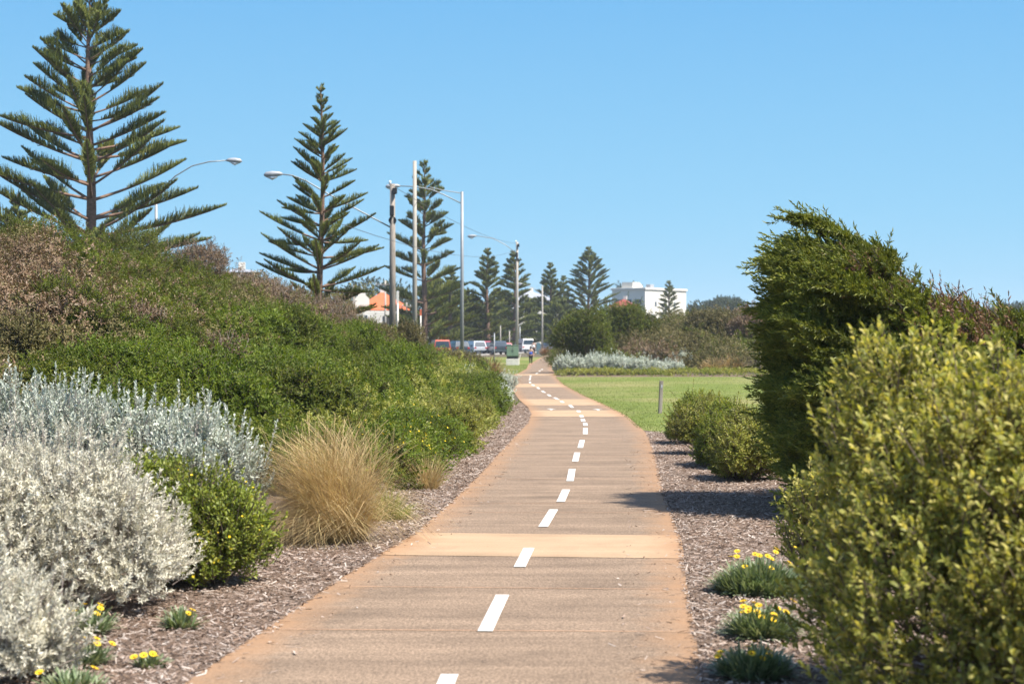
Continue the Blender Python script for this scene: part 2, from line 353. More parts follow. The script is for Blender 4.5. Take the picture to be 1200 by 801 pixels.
def scrub_mass(name, domes, per, k, tw, L, W, mats, label, cat, seed, up=.6, low=.02, dry=None):
    """many domed bushes merged into ONE uncountable mass; domes: x,y,r,h,material"""
    rng = RNG(seed); g = G(); A = np.array([d[:4] for d in domes], float); mt = np.array([d[4] for d in domes]); ZB = hz(A[:, 0], A[:, 1])
    bins = {m: ([], []) for m in range(len(mats))}
    for i in range(len(A)):
        x0, y0, r, h = A[i]; n = int(per*(.45+.75*r*r/np.mean(A[:, 2])**2)) if per > 100 else per
        v = nrm(rng.normal(0, 1, (n, 3))); v[:, 2] = np.abs(v[:, 2])+low; ph = rng.random()*6
        rr = (1-.30*rng.random(n)**2.2)*(1+.07*rng.normal(0, 1, n).clip(-1.5, 1.5))*(1+.17*np.sin(v[:, 0]*5.5+ph)*np.sin(v[:, 1]*6+ph*2)+.10*np.sin(v[:, 0]*11+ph*3)*np.sin(v[:, 2]*9+ph))
        p = np.stack([x0+v[:, 0]*rr*r, y0+v[:, 1]*rr*r, v[:, 2]*rr*h], -1); p[:, 2] += .4*hz(p[:, 0], p[:, 1])+.6*ZB[i]
        nb = np.nonzero((np.abs(A[:, 0]-x0) < A[:, 2]+r) & (np.abs(A[:, 1]-y0) < A[:, 2]+r))[0]; nb = nb[nb != i]
        ok = p[:, 2] > hz(p[:, 0], p[:, 1])+.02
        if len(nb):
            q = (p[:, None, :]-np.stack([A[nb, 0], A[nb, 1], ZB[nb]], 1)[None])/np.stack([A[nb, 2], A[nb, 2], A[nb, 3]], 1)[None]
            ok &= (np.linalg.norm(q, axis=2) > .80).all(1)
        d = nrm(nrm(v/np.array([r, r, h]))+np.array([0, 0, up*.6])+rng.normal(0, .26, p.shape)); p = p[ok]; d = d[ok]
        m = np.full(len(p), mt[i])
        if dry is not None:
            c = .5+.5*np.sin(p[:, 0]*2.3+ph)*np.sin(p[:, 1]*1.7+p[:, 2]*3+ph); m[(rng.random(len(p)) < (.34 if vb(y0)-x0 > 4.5 else .06)*c) & (m < 2)] = dry
        for j in np.unique(m): bins[j][0].append(p[m == j]); bins[j][1].append(d[m == j])
    for j, (P, D) in bins.items():
        if P: clusters(g, np.concatenate(P), np.concatenate(D), k, tw, L, W, rng, wide=1.5, narrow=.75, m=j)
    o = g.build(name, [M[x] for x in mats])
    return tag(o, label, cat, kind='stuff')

# ------------------------------------------------------------------ SETTING
def grid_sheet(name, xs, ys, zoff, m, kind='structure'):
    X, Y = np.meshgrid(xs, ys); Z = hz(X, Y)+zoff; g = G(); nx, ny = len(xs), len(ys)
    i = (np.arange(ny-1)[:, None]*nx+np.arange(nx-1)[None, :]).ravel()
    g.add(np.stack([X, Y, Z], -1), np.stack([i, i+1, i+nx+1, i+nx], 1)); o = g.build(name, m, smooth=True); return tag(o, kind=kind)
xs = np.concatenate([np.linspace(-4000, -120, 24), np.linspace(-100, -31, 24), np.arange(-30, 30.1, .75), np.linspace(32, 120, 30), np.linspace(150, 4000, 24)])
ys = np.concatenate([np.linspace(-400, -20, 12), np.arange(-10, 200, .9), np.arange(200, 520, 5), np.linspace(540, 6000, 40)])
grid_sheet('ground', xs, ys, 0, M['soil'])
def strip(name, left, right, ys, nx, zoff, m, kind='structure', edge=False):
    g = G(); L = np.array([left(y) for y in ys]); R = np.array([right(y) for y in ys]); t = np.linspace(0, 1, nx)
    X = L[:, None]+(R-L)[:, None]*t; Y = np.broadcast_to(np.array(ys)[:, None], X.shape); Z = hz(X, Y)+zoff
    i = (np.arange(len(ys)-1)[:, None]*nx+np.arange(nx-1)[None, :]).ravel()
    g.add(np.stack([X, Y, Z], -1), np.stack([i, i+1, i+nx+1, i+nx], 1))
    at_ = {'edge': np.minimum(X-L[:, None], R[:, None]-X).ravel()} if edge else None
    o = g.build(name, m, smooth=True, attr=at_)
    return tag(o, kind=kind) if kind else o
def zf(y): return .004 if y < 150 else .03
strip('mulch_bed', lambda y: vb(y)-2.2, lambda y: pl(y)+.25, np.arange(-3, 62, .6), 8, .004, M['mulch'])
o = strip('mulch_bed', lambda y: pr(y)-.25, lambda y: pr(y)+2.6+.03*max(0, 30-y)*2, np.arange(-3, 42.6, .6), 8, .004, M['mulch'])
strip('lawn', lambda y: pr(y)-.2+max(0, 43.5-y)*.25, lambda y: 26.0, np.arange(41.2, 108, .8), 50, .008, M['lawn'])
strip('lawn', lambda y: -2.2-.01*(y-106), lambda y: pl(y)+.2, np.arange(106, 190, 2), 8, .008, M['lawn'])
strip('lawn', lambda y: pr(y)-.1, lambda y: 5.2+.02*(y-118), np.arange(118, 212, 2), 6, .008, M['lawn'])
strip('lawn', lambda y: -16+.05*(y-186), lambda y: pl(y)+.2, np.arange(186, 201, 2), 10, .012, M['lawn'])
strip('mulch_bed', lambda y: pr(y)-.1, lambda y: 26., np.arange(107.2, 112.9, .8), 24, .006, M['mulch'])
# footpath with concrete bands, painted dashes and sandy joints as its parts
yy = np.concatenate([np.arange(-4, 20, .3), np.arange(20, 60, .6), np.arange(60, 250, 1.2)])
path = strip('path', pl, pr, yy, 15, .015, M['asphalt'], edge=True)
def path_piece(y0, y1, m, name, dz=.004, skew=0.0, inset=0.0):
    g = G(); nx = 13; ys_ = np.linspace(y0, y1, max(2, int((y1-y0)/.4)+1)); t = np.linspace(0, 1, nx)
    L = pl(ys_)+inset; R = pr(ys_)-inset; X = L[:, None]+(R-L)[:, None]*t; Y = ys_[:, None]+skew*(t-.5)+0*X
    i = (np.arange(len(ys_)-1)[:, None]*nx+np.arange(nx-1)[None, :]).ravel()
    g.add(np.stack([X, Y, hz(X, Y)+.015+dz], -1), np.stack([i, i+1, i+nx+1, i+nx], 1))
    return g.build(name, M[m], path, attr={'edge': np.minimum(X-L[:, None], R[:, None]-X).ravel()})
for y0, y1, sk in ((17.4, 19.45, -.3), (50, 54.6, 0), (59, 65.3, 0), (82.6, 89.3, 0), (111.6, 116, 0)): path_piece(y0, y1, 'band', 'concrete_band', skew=sk)
rngj = RNG(5)
for y in (12.95, 15.2, 21.9, 23.15, 27.3, 32.7, 38.5, 45): path_piece(y, y+.028, 'joint', 'joint', .0025, rngj.normal(0, .15), .03)
DASH = [(503, 850, 527, 793), (568.5, 742, 589, 699), (609, 666, 620, 643.5), (636.5, 618.5, 649, 598), (657, 589, 663.5, 574.5), (668, 564.5, 670.6, 550.2),
        (674, 541.3, 676.6, 530.7), (680, 525.2, 682.4, 516), (686, 509, 686, 501.8), (686.2, 499, 685.6, 495.6), (683.8, 494, 682.6, 491), (682, 489, 681, 486.6),
        (678.8, 483, 677.4, 481), (671, 477.7, 667.6, 474.6), (660, 471.8, 657.5, 469.8), (654, 468, 649.6, 465.6), (645, 464.2, 642, 462), (638.6, 460, 635, 457.8),
        (632, 455.5, 629.5, 453.6), (626, 452, 623.5, 450.2), (621.4, 448.6, 620.8, 447), (620.8, 445, 621, 443.5), (621.2, 442.7, 621.4, 441.5), (621.6, 440.6, 621.9, 439.6),
        (628, 437.8, 630, 436.6), (631.5, 435, 633.2, 433.8), (634.2, 433, 636, 432)]
for xb, yb, xt, yt in DASH:
    a = np.array(gp(xb, yb)); b = np.array(gp(xt, yt)); t = (b-a)/np.linalg.norm(b-a); s = np.array([t[1], -t[0]])*.055; g = G()
    q = [a-s, a+s, b+s, b-s]; g.add([(p[0], p[1], .0235) for p in q], [(0, 1, 2, 3)]); g.build('centre_dash', M['paint'], path)
for x, y in ((645.8, 479.7), (700.5, 480.1)):
    cx, cy = gp(x, y); g = G()
    P = [(-.035, -.6), (.035, -.6), (.035, .1), (-.035, .1), (-.16, .08), (.16, .08), (0, .62)]
    g.add([(cx+p[0], cy+p[1], .0235) for p in P], [(0, 1, 2, 3)], [(4, 5, 6)]); g.build('arrow_marking', M['paint'], path)
# road with kerb, curving in from the left behind the dune
RC = np.array([(-60, -36), (20, -33), (80, -29), (140, -21), (200, -11.5), (260, -4), (330, 5), (420, 18), (520, 36)])
rc = lambda y: np.interp(y, RC[:, 0], RC[:, 1])
strip('road', lambda y: rc(y)-6, lambda y: rc(y)+6, np.arange(-60, 500, 3), 12, .05, M['road'])
M['kerb'] = mat('kerb_concrete', (.38, .36, .33), .9, scale=2)
g = G()
for sgn in (6.0, -6.3):
    ys_ = np.arange(-60, 500, 4.)
    for k in range(len(ys_)-1):
        a, b = ys_[k], ys_[k+1]; xa, xb_ = rc(a)+sgn, rc(b)+sgn; za, zb_ = hf(xa, a), hf(xb_, b)
        V = [(xa, a, za), (xa+.3, a, za), (xa+.3, a, za+.17), (xa, a, za+.17), (xb_, b, zb_), (xb_+.3, b, zb_), (xb_+.3, b, zb_+.17), (xb_, b, zb_+.17)]
        g.add(V, [(0, 1, 5, 4), (1, 2, 6, 5), (2, 3, 7, 6), (3, 0, 4, 7)])
tag(g.build('kerb', M['kerb']), kind='structure')

# mulch chips, lawn grass: uncountable
rng = RNG(11); g = G()
def chips(n, fx, y0, y1, p):
    y = y0*(y1/y0)**(rng.random(n)**p); x = fx(y, rng.random(n)); a = rng.random(n)*6.28; d = np.stack([np.cos(a), np.sin(a), rng.normal(0, .22, n)], 1)
    N = nrm(np.stack([rng.normal(0, .35, n), rng.normal(0, .35, n), np.ones(n)], 1)); d = nrm(d); N = nrm(N-d*(N*d).sum(1, keepdims=True)); s = np.cross(d, N)
    L = .016+.085*rng.random(n)**2.4; W = .006+.011*rng.random(n); c = np.stack([x, y, hz(x, y)+.012+.02*rng.random(n)], 1)
    V = np.stack([c-d*L[:, None]/2-s*W[:, None]/2, c+d*L[:, None]/2-s*W[:, None]*.35, c+d*L[:, None]/2+s*W[:, None]*.4, c-d*L[:, None]/2+s*W[:, None]/2], 1)
    g.add(V, np.arange(4*n).reshape(n, 4))
chips(46000, lambda y, t: vb(y)-.7+(pl(y)+.03-vb(y)+.7)*t, 9.8, 58, .8)
chips(40000, lambda y, t: pr(y)-.03+(2.0)*t**1.1, 9.8, 42, .8)
chips(1300, lambda y, t: np.where(t < .5, pl(y)+.5*(t*2)**3, pr(y)-.6*np.maximum(t-.5, 0)**2.5*5.66), 9.8, 40, .9)
tag(g.build('mulch_chips', M['chip']), 'brown and grey wood chips mulching both edges of the path', 'mulch', kind='stuff')
g = G(); n = 42000; y = 41.6*(106/41.6)**rng.random(n); x = pr(y)-.12+(20)*rng.random(n)**1.6
ok = x > pr(y)-.1+np.maximum(0, 43.5-y)*.25; x = x[ok]; y = y[ok]
m_ = 9000; y2 = 108+60*rng.random(m_); x2 = -2+(pl(y2)+2)*rng.random(m_); x = np.concatenate([x, x2]); y = np.concatenate([y, y2]); n = len(x)
D = nrm(np.stack([rng.normal(0, .5, n), rng.normal(0, .5, n), np.ones(n)], 1))
blades(g, np.stack([x, y, hz(x, y)+.004], 1), D, .4, .03+.03*rng.random(n), .007+.008*rng.random(n), 2)
tag(g.build('lawn_grass', M['grass']), 'mown green grass on the lawns beside the path', 'grass', kind='stuff')

# ------------------------------------------------------------------ DUNE SCRUB (mass)
rng = RNG(21); dn = []; df = []
def nz(x, y): return .5+.25*math.sin(x*.55+y*.17+1.3)+.25*math.sin(y*.33-x*.28+.4)
def dome_mat(x, y, u):
    v = nz(x, y)+rng.normal(0, .17)
    if u < 2.4 and y > 26: return 4 if rng.random() < .6 else 3
    if u < 5.2: return 3 if rng.random() < .6 else 0
    return 2 if v > .9 else (1 if v > .5 else 0)
for i in range(6000):
    y = 21+39*rng.random()**1.1; x = vb(y)-.4-14.5*rng.random(); u = vb(y)-x
    if y < 25 and u < 4: continue
    if x < -.286*y-2.0: continue
    r = .6+.75*rng.random()**1.2; h = (.5+.75*rng.random()**1.3)*(1 if u > 2 else .85)
    if x+r > vb(y)+.15: continue
    if all((x-a[0])**2+(y-a[1])**2 > (.6*r+.44*a[2])**2 for a in dn): dn.append((x, y, r, h, dome_mat(x, y, u)))
for i in range(3500):
    y = 58+95*rng.random(); x = vb(y)-.3-14.5*rng.random()**.9; u = vb(y)-x
    if x < -.286*y-3.0: continue
    r = .8+.9*rng.random(); h = .65+.7*rng.random()
    if x+r > vb(y)+.15: continue
    if all((x-a[0])**2+(y-a[1])**2 > (.6*r+.42)**2 for a in df): df.append((x, y, r, h, dome_mat(x, y, u)))
MM = ['scrub_green', 'scrub_olive', 'scrub_dry', 'hedge_green', 'lime']
scrub_mass('dune_scrub', dn, 430, 7, .10, .068, .032, MM, 'dense low green and brown scrub covering the near dune on the left', 'scrub', 31, up=.4, dry=2)
scrub_mass('dune_scrub', df, 300, 6, .15, .095, .042, MM, 'low scrub on the far end of the left dune, thinning towards the street', 'scrub', 32, up=.4, dry=2)
# right-hand mound
rng = RNG(23); dr = []
for i in range(3000):
    y = 116+70*rng.random(); x = 5+24*rng.random(); r = 1+1.2*rng.random(); h = .9+1.3*rng.random()
    v = .5+.3*math.sin(x*.7+1)+.25*math.sin(y*.21+x*.3)+rng.normal(0, .15)
    mt = 0 if x < 8 and rng.random() < .6 else (2 if v > .8 else (1 if v > .25 else 0))
    if all((x-a[0])**2+(y-a[1])**2 > (.6*r+.6)**2 for a in dr): dr.append((x, y, r, h*1.1, mt))
scrub_mass('mound_scrub', dr, 300, 6, .2, .13, .06, MM, 'olive and brown scrub covering the low mound beyond the right lawn', 'scrub', 33)
g = G(); gc = []
for i in range(420):
    y = 109.5+3.2*rng.random(); x = pr(y)+.6+24*rng.random()**1.1; gc.append((x, y, .5+.5*rng.random(), .25+.3*rng.random(), 0 if rng.random() < .7 else 1))
scrub_mass('ground_cover', gc, 60, 6, .1, .09, .04, ['lime', 'hedge_green'], 'yellow green ground cover edging the back of the right lawn', 'ground cover', 34)
rng = RNG(29); ff = []
for i in range(520):
    y = 125+290*rng.random(); sd_ = rng.random() < .7; x = (20+.34*y*rng.random()+(8 if y < 190 else 0)) if sd_ else -(34+.25*y*rng.random())
    ff.append((x, y, 2+2.2*rng.random(), 1.2+1.8*rng.random(), 0 if rng.random() < .4 else (1 if rng.random() < .75 else 2)))
scrub_mass('far_scrub', ff, 90, 6, .4, .32, .15, MM, 'far olive scrub spreading over the flats behind the mound', 'scrub', 36)

# ------------------------------------------------------------------ NORFOLK PINES
def norfolk(name, loc, Ht, R, label, seed, step=1.15, nb=5, z0=1.5, fl=.95, fr=.034, fs=.065, bare=.36, r0=.36, shape=.8, leaf='pine', elev=.46, keep=.93):
    rng = RNG(seed); root = thing(name, loc, label, 'pine tree', 'norfolk pines along the street')
    t = G(); zz = np.linspace(-.3, Ht, 24)
    wob = np.stack([.08*np.sin(zz*.5+seed), .08*np.cos(zz*.43+seed), zz], 1)
    tube(t, wob, r0*(1-np.clip(zz/Ht, 0, 1))**.85+.025, 9)
    A = []; B = []; ra = []; c = G(); z = z0; FA = []; FB = []; FC = []
    while z < Ht-.12:
        q = (z-z0)/(Ht-z0); Lb = R*(1-q)**shape*(1-.12*math.exp(-q*9))+.16; a0 = rng.random()*6.28
        nbr = nb if q < .85 else 5
        for b in range(nbr):
            if rng.random() > keep: continue
            az = a0+b*6.283/nbr+rng.normal(0, .16); Lk = Lb*(.78+.34*rng.random()); zb = z+rng.normal(0, .13)*step
            e0 = (elev*(.35+.75*q)+.05)+rng.normal(0, .085)-(.22 if rng.random() < .07 else 0); Lk *= .62 if rng.random() < .08 else 1; out = np.array([math.cos(az), math.sin(az), 0])
            n = 9; s = np.linspace(0, 1, n); el = e0+.22*s**1.6
            pts = np.zeros((n, 3)); pts[0] = (.08*math.sin(z*.5+seed), .08*math.cos(z*.43+seed), zb)
            for i in range(1, n): pts[i] = pts[i-1]+(out*math.cos(el[i])+np.array([0, 0, math.sin(el[i])]))*Lk/(n-1)
            rb = .018+.012*Lk
            A.append(pts[:-1]); B.append(pts[1:]); ra.append(rb*(1-.8*s[:-1]))
            s0 = bare*min(1, Lk/2.5)*(.8+.4*rng.random()); m_ = max(6, int(Lk*(1-s0)/fs)); sf = s0+(1-s0)*(np.arange(m_)+.5)/m_
            P = np.stack([np.interp(sf, s, pts[:, i]) for i in range(3)], 1); ele = np.interp(sf, s, el)
            fwd = out*np.cos(ele)[:, None]+np.array([0, 0, 1.])*np.sin(ele)[:, None]; sid = np.array([-out[1], out[0], 0])
            upv = np.cross(fwd, sid); upv = upv*np.sign(upv[:, 2:3]+1e-6); tt = (sf-s0)/(1-s0)
            fL = fl*min(1, .35+Lk/3.2)*np.clip(.3+1.5*tt, 0, 1)*np.clip((1.08-tt)*1.7, .2, 1)
            for sg in (-1, 1, -1, 1):
                jj = rng.normal(0, .16, (m_, 3)); l = (fL*(.7+.5*rng.random(m_)))[:, None]
                w = rng.uniform(.25, .95)
                d1 = nrm(sid*sg*w+fwd*.62+upv*.42+jj); d2 = nrm(sid*sg*w*.35+fwd*.6+upv*.95+jj)
                FA.append(P); FB.append(P+d1*l*.5); FC.append(P+d1*l*.5+d2*l*.55)
        z += step*(1.12-.5*q)*(.85+.3*rng.random())
    prisms(t, np.concatenate(A), np.concatenate(B), np.concatenate(ra), np.concatenate(ra)*.85, 4)
    FA, FB, FC = map(np.concatenate, (FA, FB, FC)); nF = len(FA); r = fr*(.75+.5*rng.random(nF))
    d = nrm(FB-FA); a, b = perp(d); ang = [0, 2.094, 4.189]
    rows = [FA+(a*math.cos(q)+b*math.sin(q))*(r*.7)[:, None] for q in ang]+[FB+(a*math.cos(q)+b*math.sin(q))*r[:, None] for q in ang]+[FC+(a*math.cos(q)+b*math.sin(q))*(r*.35)[:, None] for q in ang]
    k = np.arange(nF)[:, None]*9
    c.add(np.stack(rows, 1), np.concatenate([k+np.array([[o+i, o+(i+1) % 3, o+3+(i+1) % 3, o+3+i]]) for o in (0, 3) for i in range(3)]))
    t.build('trunk', M['bark'], root, smooth=True); c.build('crown', M[leaf], root)
    return root
def pine_at(x, top, d, R, label, seed, **k):
    X, Y, Z = at(x, top, d); zb = hf(X, Y); return norfolk('norfolk_pine', (X, Y, zb), Z-zb, R, label, seed, **k)
pine_at(105, -14, 91, 7.9, 'tallest pine, at the left, its top cut off by the frame', 41, z0=2.8, step=.92, fs=.05, fr=.023, nb=6, shape=.74, bare=.30, fl=.78, elev=.42)
pine_at(376, 101, 78, 3.7, 'tall pine with a thin pointed tip, standing behind the right end of the dune', 42, step=.70, fr=.0145, fs=.036, fl=.42, shape=.95, bare=.22, nb=7, z0=.3, r0=.14, elev=.44)
pine_at(497, 188, 190, 6.6, 'pine with well spaced tiers directly behind the cream lamp post', 43, step=1.7, fr=.036, fs=.065, z0=1.2, fl=.95, nb=7, keep=.97, shape=.72, elev=.36, bare=.25)
far = pine_at(571, 289, 262, 5.6, 'slim tiered pine above the parked red cars, left of the roadside cabinet', 44, step=1.25, fr=.055, fs=.10, z0=.7, fl=.85, nb=7, bare=.15, elev=.36)
X, Y, _ = at(603, 290, 285); dup(far, (X, Y, hf(X, Y)), 1.9, 1.05, 'slim tiered pine hidden by the wooden lamp post over the cabinet')
X, Y, _ = at(645, 306, 310); dup(far, (X, Y, hf(X, Y)), 3.3, 1.0, 'pine with a tufted top to the right of the far lamp post')
pine_at(690, 289, 320, 8.2, 'broad grey green pine above the dark shrub at the path bend', 45, step=.95, fr=.06, fs=.13, shape=.8, z0=3, bare=.25, fl=.8, nb=7, elev=.4)
X, Y, _ = at(784, 325, 385); dup(far, (X, Y, hf(X, Y)), .7, (.82, .82, .80), 'small pine in front of the bright wall of the white building')
X, Y, _ = at(745, 345, 380); dup(far, (X, Y, hf(X, Y)), 2.7, .5, 'little pine beside the red roofed house, left of the white corner')
X, Y, _ = at(22, 205, 130); dup(far, (X, Y, hf(X, Y)), 2.2, .82, 'partly hidden pine at the left frame edge behind the tallest pine')
X, Y, _ = at(660, 325, 345); dup(far, (X, Y, hf(X, Y)), 4.1, .92, 'pine tucked behind the broad grey green pine on its left side')
X, Y, _ = at(528, 330, 235); dup(far, (X, Y, hf(X, Y)), 5.0, (.9, .9, .72), 'shorter bushy pine right of the pine behind the cream lamp post')

bush = pine_at(508, 330, 246, 7.0, 'low dense pine beside the tiered pine, right of the cream post', 46, step=1.1, fr=.08, fs=.14, z0=1.4, fl=1.2, nb=6, shape=.6, bare=.1)
for px, tp, dd, rz_, sc_, lb in ((545, 338, 262, 2.3, .9, 'low dense pine right behind the slim grey lamp post'), (588, 345, 310, 3.4, 1.0, 'low dense pine between the two slim tiered pines'),
                                 (622, 350, 330, 4.6, .95, 'low dense pine left of the farthest lamp post'), (656, 352, 300, .4, .85, 'low dense pine right of the farthest lamp post')):
    X, Y, _ = at(px, tp, dd); dup(bush, (X, Y, hf(X, Y)), rz_, sc_, lb)
# ------------------------------------------------------------------ other far trees
def far_tree(name, loc, rx, ry, h, label, seed, leaf='far_leaf', n=900, L=.45, W=.22, trunk=.2, lumps=8, group='far trees on the skyline'):
    rng = RNG(seed); root = thing(name, loc, label, 'tree', group); lm = []
    for i in range(lumps):
        a = rng.random()*6.28; q = .25+.5*rng.random()
        lm.append((math.cos(a)*rx*q, math.sin(a)*ry*q, h*(.45+.3*rng.random()), rx*(.35+.25*rng.random()), ry*(.35+.25*rng.random()), h*(.2+.16*rng.random())))
    T, D = lump_tips(lm, n, rng, .3, .4, zmin=h*.1, low=-.6, wob=.2)
    g = G(); clusters(g, T, D, 6, .5, L, W, rng); g.build('crown', M[leaf], root)
    t = G(); tube(t, [(0, 0, -.3), (.1, 0, h*.3), (.2, .1, h*.6)], [trunk*1.3, trunk, trunk*.5], 7)
    for i in range(7):
        e = T[rng.integers(len(T))]; tube(t, [(.1, 0, h*.28), e*.5+np.array([0, 0, h*.22]), e*.9], [trunk*.6, trunk*.4, .03], 5)
    t.build('trunk', M['dark_bark'], root, smooth=True); return root
def ft(x, top, d, rx, label, seed, **k):
    X, Y, Z = at(x, top, d); zb = hf(X, Y); return far_tree('shade_tree', (X, Y, zb), rx, rx*.8, (Z-zb)/.98, label, seed, **k)
ft(835, 346, 430, 7.5, 'round dark tree on the skyline right of the white building', 51)
ft(858, 349, 445, 5, 'dark tree on the skyline against the cypress edge', 52)
ft(818, 357, 440, 4, 'small dark tree at the left end of the skyline clump', 53)
ft(1185, 356, 430, 8, 'dark far tree on the skyline at the right frame edge', 54)
ft(1150, 362, 420, 6, 'dark far tree just above the low tail of the wind bent cypress', 55)
ft(440, 322, 330, 9, 'dark rounded tree behind the orange roof', 56)
ft(400, 337, 290, 6, 'yellow leaved tree left of the orange roofed house', 57, leaf='yellow_leaf')
ft(330, 328, 300, 9, 'dull green tree behind the dune, left of the pine with the pointed tip', 58, leaf='scrub_olive')
ft(470, 330, 345, 8, 'dark tree behind the wooden power pole', 59)
ft(552, 352, 330, 8, 'dark tree behind the parked cars below the tiered pines', 60)
ft(618, 372, 330, 7, 'dark tree behind the walkers at the end of the street', 61)
ft(590, 358, 400, 9, 'dark tree far behind the cabinet', 62)
ft(652, 360, 370, 7, 'dark tree behind the far lamp post', 63)
ft(516, 352, 300, 6, 'dark tree in the gap between cream and grey lamp posts', 64)
ft(738, 332, 470, 5, 'dark tree showing over the roof of the white building', 65)
ft(270, 312, 260, 1.6, 'tiny tree top beside the low grey roof on the dune skyline', 66, n=250)

# ------------------------------------------------------------------ BUILDINGS
M['white_wall'] = mat('white_render', (.66, .62, .54), .85, var=.06, scale=.5)
M['cream_wall'] = mat('cream_render', (.70, .60, .44), .85, var=.08, scale=.5)
M['glass'] = mat('window_glass', (.03, .045, .06), .12, spec=.8, var=.1)
M['frame'] = mat('window_frame', (.7, .7, .68), .5)
def tile_mat(name, c):
    m, nt, out = newmat(name); tc = nd(nt, 'ShaderNodeTexCoord')
    w = nd(nt, 'ShaderNodeTexWave', Scale=1.6, Distortion=.4); w.bands_direction = 'Z'; nt.links.new(tc.outputs['Object'], w.inputs['Vector'])
    c1 = ramp(nt, w.outputs['Fac'], [tuple(x*.72 for x in c), c]); c1 = mix(nt, mrange(nt, noise(nt, tc.outputs['Object'], 2.5, 5), .35, .7, 0, .4), c1, tuple(x*.6 for x in c))
    p = nd(nt, 'ShaderNodeBsdfPrincipled', Roughness=.8); nt.links.new(c1, p.inputs['Base Color']); nt.links.new(p.outputs[0], out.inputs[0]); return m
M['orange_tile'] = tile_mat('orange_tile', (.62, .14, .045)); M['red_tile'] = tile_mat('red_tile', (.27, .05, .03))
M['grey_roof'] = mat('grey_roof', (.30, .31, .33), .5, var=.1)
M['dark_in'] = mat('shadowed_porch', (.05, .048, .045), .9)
def window(root, c, s, rz):
    f = G(); box(f, c, (s[0]+.16, .10, s[1]+.16), rz); fo = f.build('window', M['frame'], root)
    p = G(); off = np.array([math.sin(rz), -math.cos(rz), 0])*.03; box(p, np.array(c)+off, (s[0], .10, s[1]), rz); p.build('pane', M['glass'], fo)
# white block on the hill: its corner points at us
X, Y, Z = at(756, 333, 400); zb = hf(X, Y); Hh = Z-zb-1.0
wb = thing('white_building', (X, Y, zb), 'flat roofed white building above the mound scrub with one sunny and one shaded face', 'building', rz=math.radians(52))
g = G(); box(g, (8.5, 4.5, Hh/2-1), (17, 9, Hh+2), bev=.05); g.build('wall', M['white_wall'], wb)
g = G(); box(g, (8.5, 4.5, Hh+.15), (17.5, 9.5, .5), bev=.05); g.build('parapet', M['white_wall'], wb)
g = G(); extr(g, [(0, 0), (4, 0), (3.9, .5), (3.4, .95), (2.6, 1.3), (0, 1.3)], 4, 7); o = g.build('penthouse', M['white_wall'], wb); o.location = (1.0, 0, Hh+.4)
for k in range(3): window(wb, (4.2+k*3.9, -.02, Hh-3.2), (.6, 1.0), 0)
for k in range(4): window(wb, (3.0+k*3.6, -.02, Hh-6.0), (1.0, .9), 0)
g = G(); box(g, (9.5, 5, Hh+.9), (1.6, 1.2, 1.0), bev=.05); g.build('roof_unit', M['grey_roof'], wb)
for k in range(3): window(wb, (-.02, 1.8+k*2.6, Hh-2.8), (1.7, 1.2), -math.pi/2)
def house(name, x, ytop, d, w, dep, wallz, ridge, rz, label, wall, roof, seed=1, parapet=False):
    X, Y, Z = at(x, ytop, d); zb = hf(X, Y); top = Z-zb; k = top-ridge
    h = thing(name, (X, Y, zb), label, 'house', rz=rz); g = G(); box(g, (0, 0, k/2-.5), (w, dep, k+1)); g.build('wall', M[wall], h)
    r = G(); e = .45; a, b = w/2+e, dep/2+e; q = max(.2, w/2-dep/2)
    r.add([(-a, -b, k+.02), (a, -b, k+.02), (a, b, k+.02), (-a, b, k+.02), (-q, 0, top), (q, 0, top)], [(0, 1, 5, 4), (2, 3, 4, 5), (3, 2, 1, 0)], [(1, 2, 5), (3, 0, 4)])
    ro = r.build('roof', M[roof], h); c = G(); box(c, (q*.6, dep*.12, top-.1), (.7, .5, 1.6)); c.build('chimney', M['white_wall'], ro)
    nw = max(2, int(w/3))
    for i in range(nw):
        window(h, (-w/2+w*(i+.5)/nw, -dep/2-.02, k-1.5), (1.2, 1.3), 0)
        if k > 4.5: window(h, (-w/2+w*(i+.5)/nw, -dep/2-.02, k-4.3), (1.2, 1.3), 0)
    return h
oh = house('orange_roofed_house', 448, 342, 255, 7.6, 8, 6, 2.6, .15, 'white house with a bright orange tiled roof and curved white gable behind the power pole', 'white_wall', 'orange_tile')
g = G(); extr(g, [(-1.0, 0), (1.0, 0), (1.0, 1.5), (.55, 1.9), (.35, 2.5), (-.35, 2.5), (-.6, 1.9), (-1.0, 1.5)], -.25, .25); o = g.build('gable', M['white_wall'], oh); o.location = (-3.1, -3.4, 5.6)
g = G(); box(g, (-1.6, -5.2, 2.6), (6.5, 2.2, 5.4), bev=.05); pw = g.build('porch', M['white_wall'], oh)
g = G(); box(g, (.9, -6.32, 3.9), (2.6, .1, 1.5)); g.build('porch_opening_shade', M['dark_in'], pw)  # solid slab, its dark colour stands in for shade inside the porch
for i in range(3): window(oh, (-4.2+i*.75, -6.32, 4.3), (.28, .9), 0)
house('red_roofed_house', 731, 350, 372, 4.6, 6, 3, 1.6, -.3, 'small house with a low red hipped roof below the white building', 'cream_wall', 'red_tile')
house('grey_roofed_house', 282, 314, 190, 3.4, 5, 3, .5, .1, 'low grey roof just showing over the dune skyline', 'white_wall', 'grey_roof')
house('terrace_house', 622, 341, 345, 9, 8, 5, 1.8, .2, 'white house half hidden by pines left of the farthest lamp post', 'white_wall', 'grey_roof')
house('terrace_house', 590, 352, 330, 8, 8, 4, 1.5, -.1, 'white house glimpsed between pine trunks above the red cars', 'white_wall', 'grey_roof')
house('terrace_house', 665, 370, 365, 8, 8, 4, 1.5, .1, 'cream house glimpsed through branches at the street end', 'cream_wall', 'red_tile')
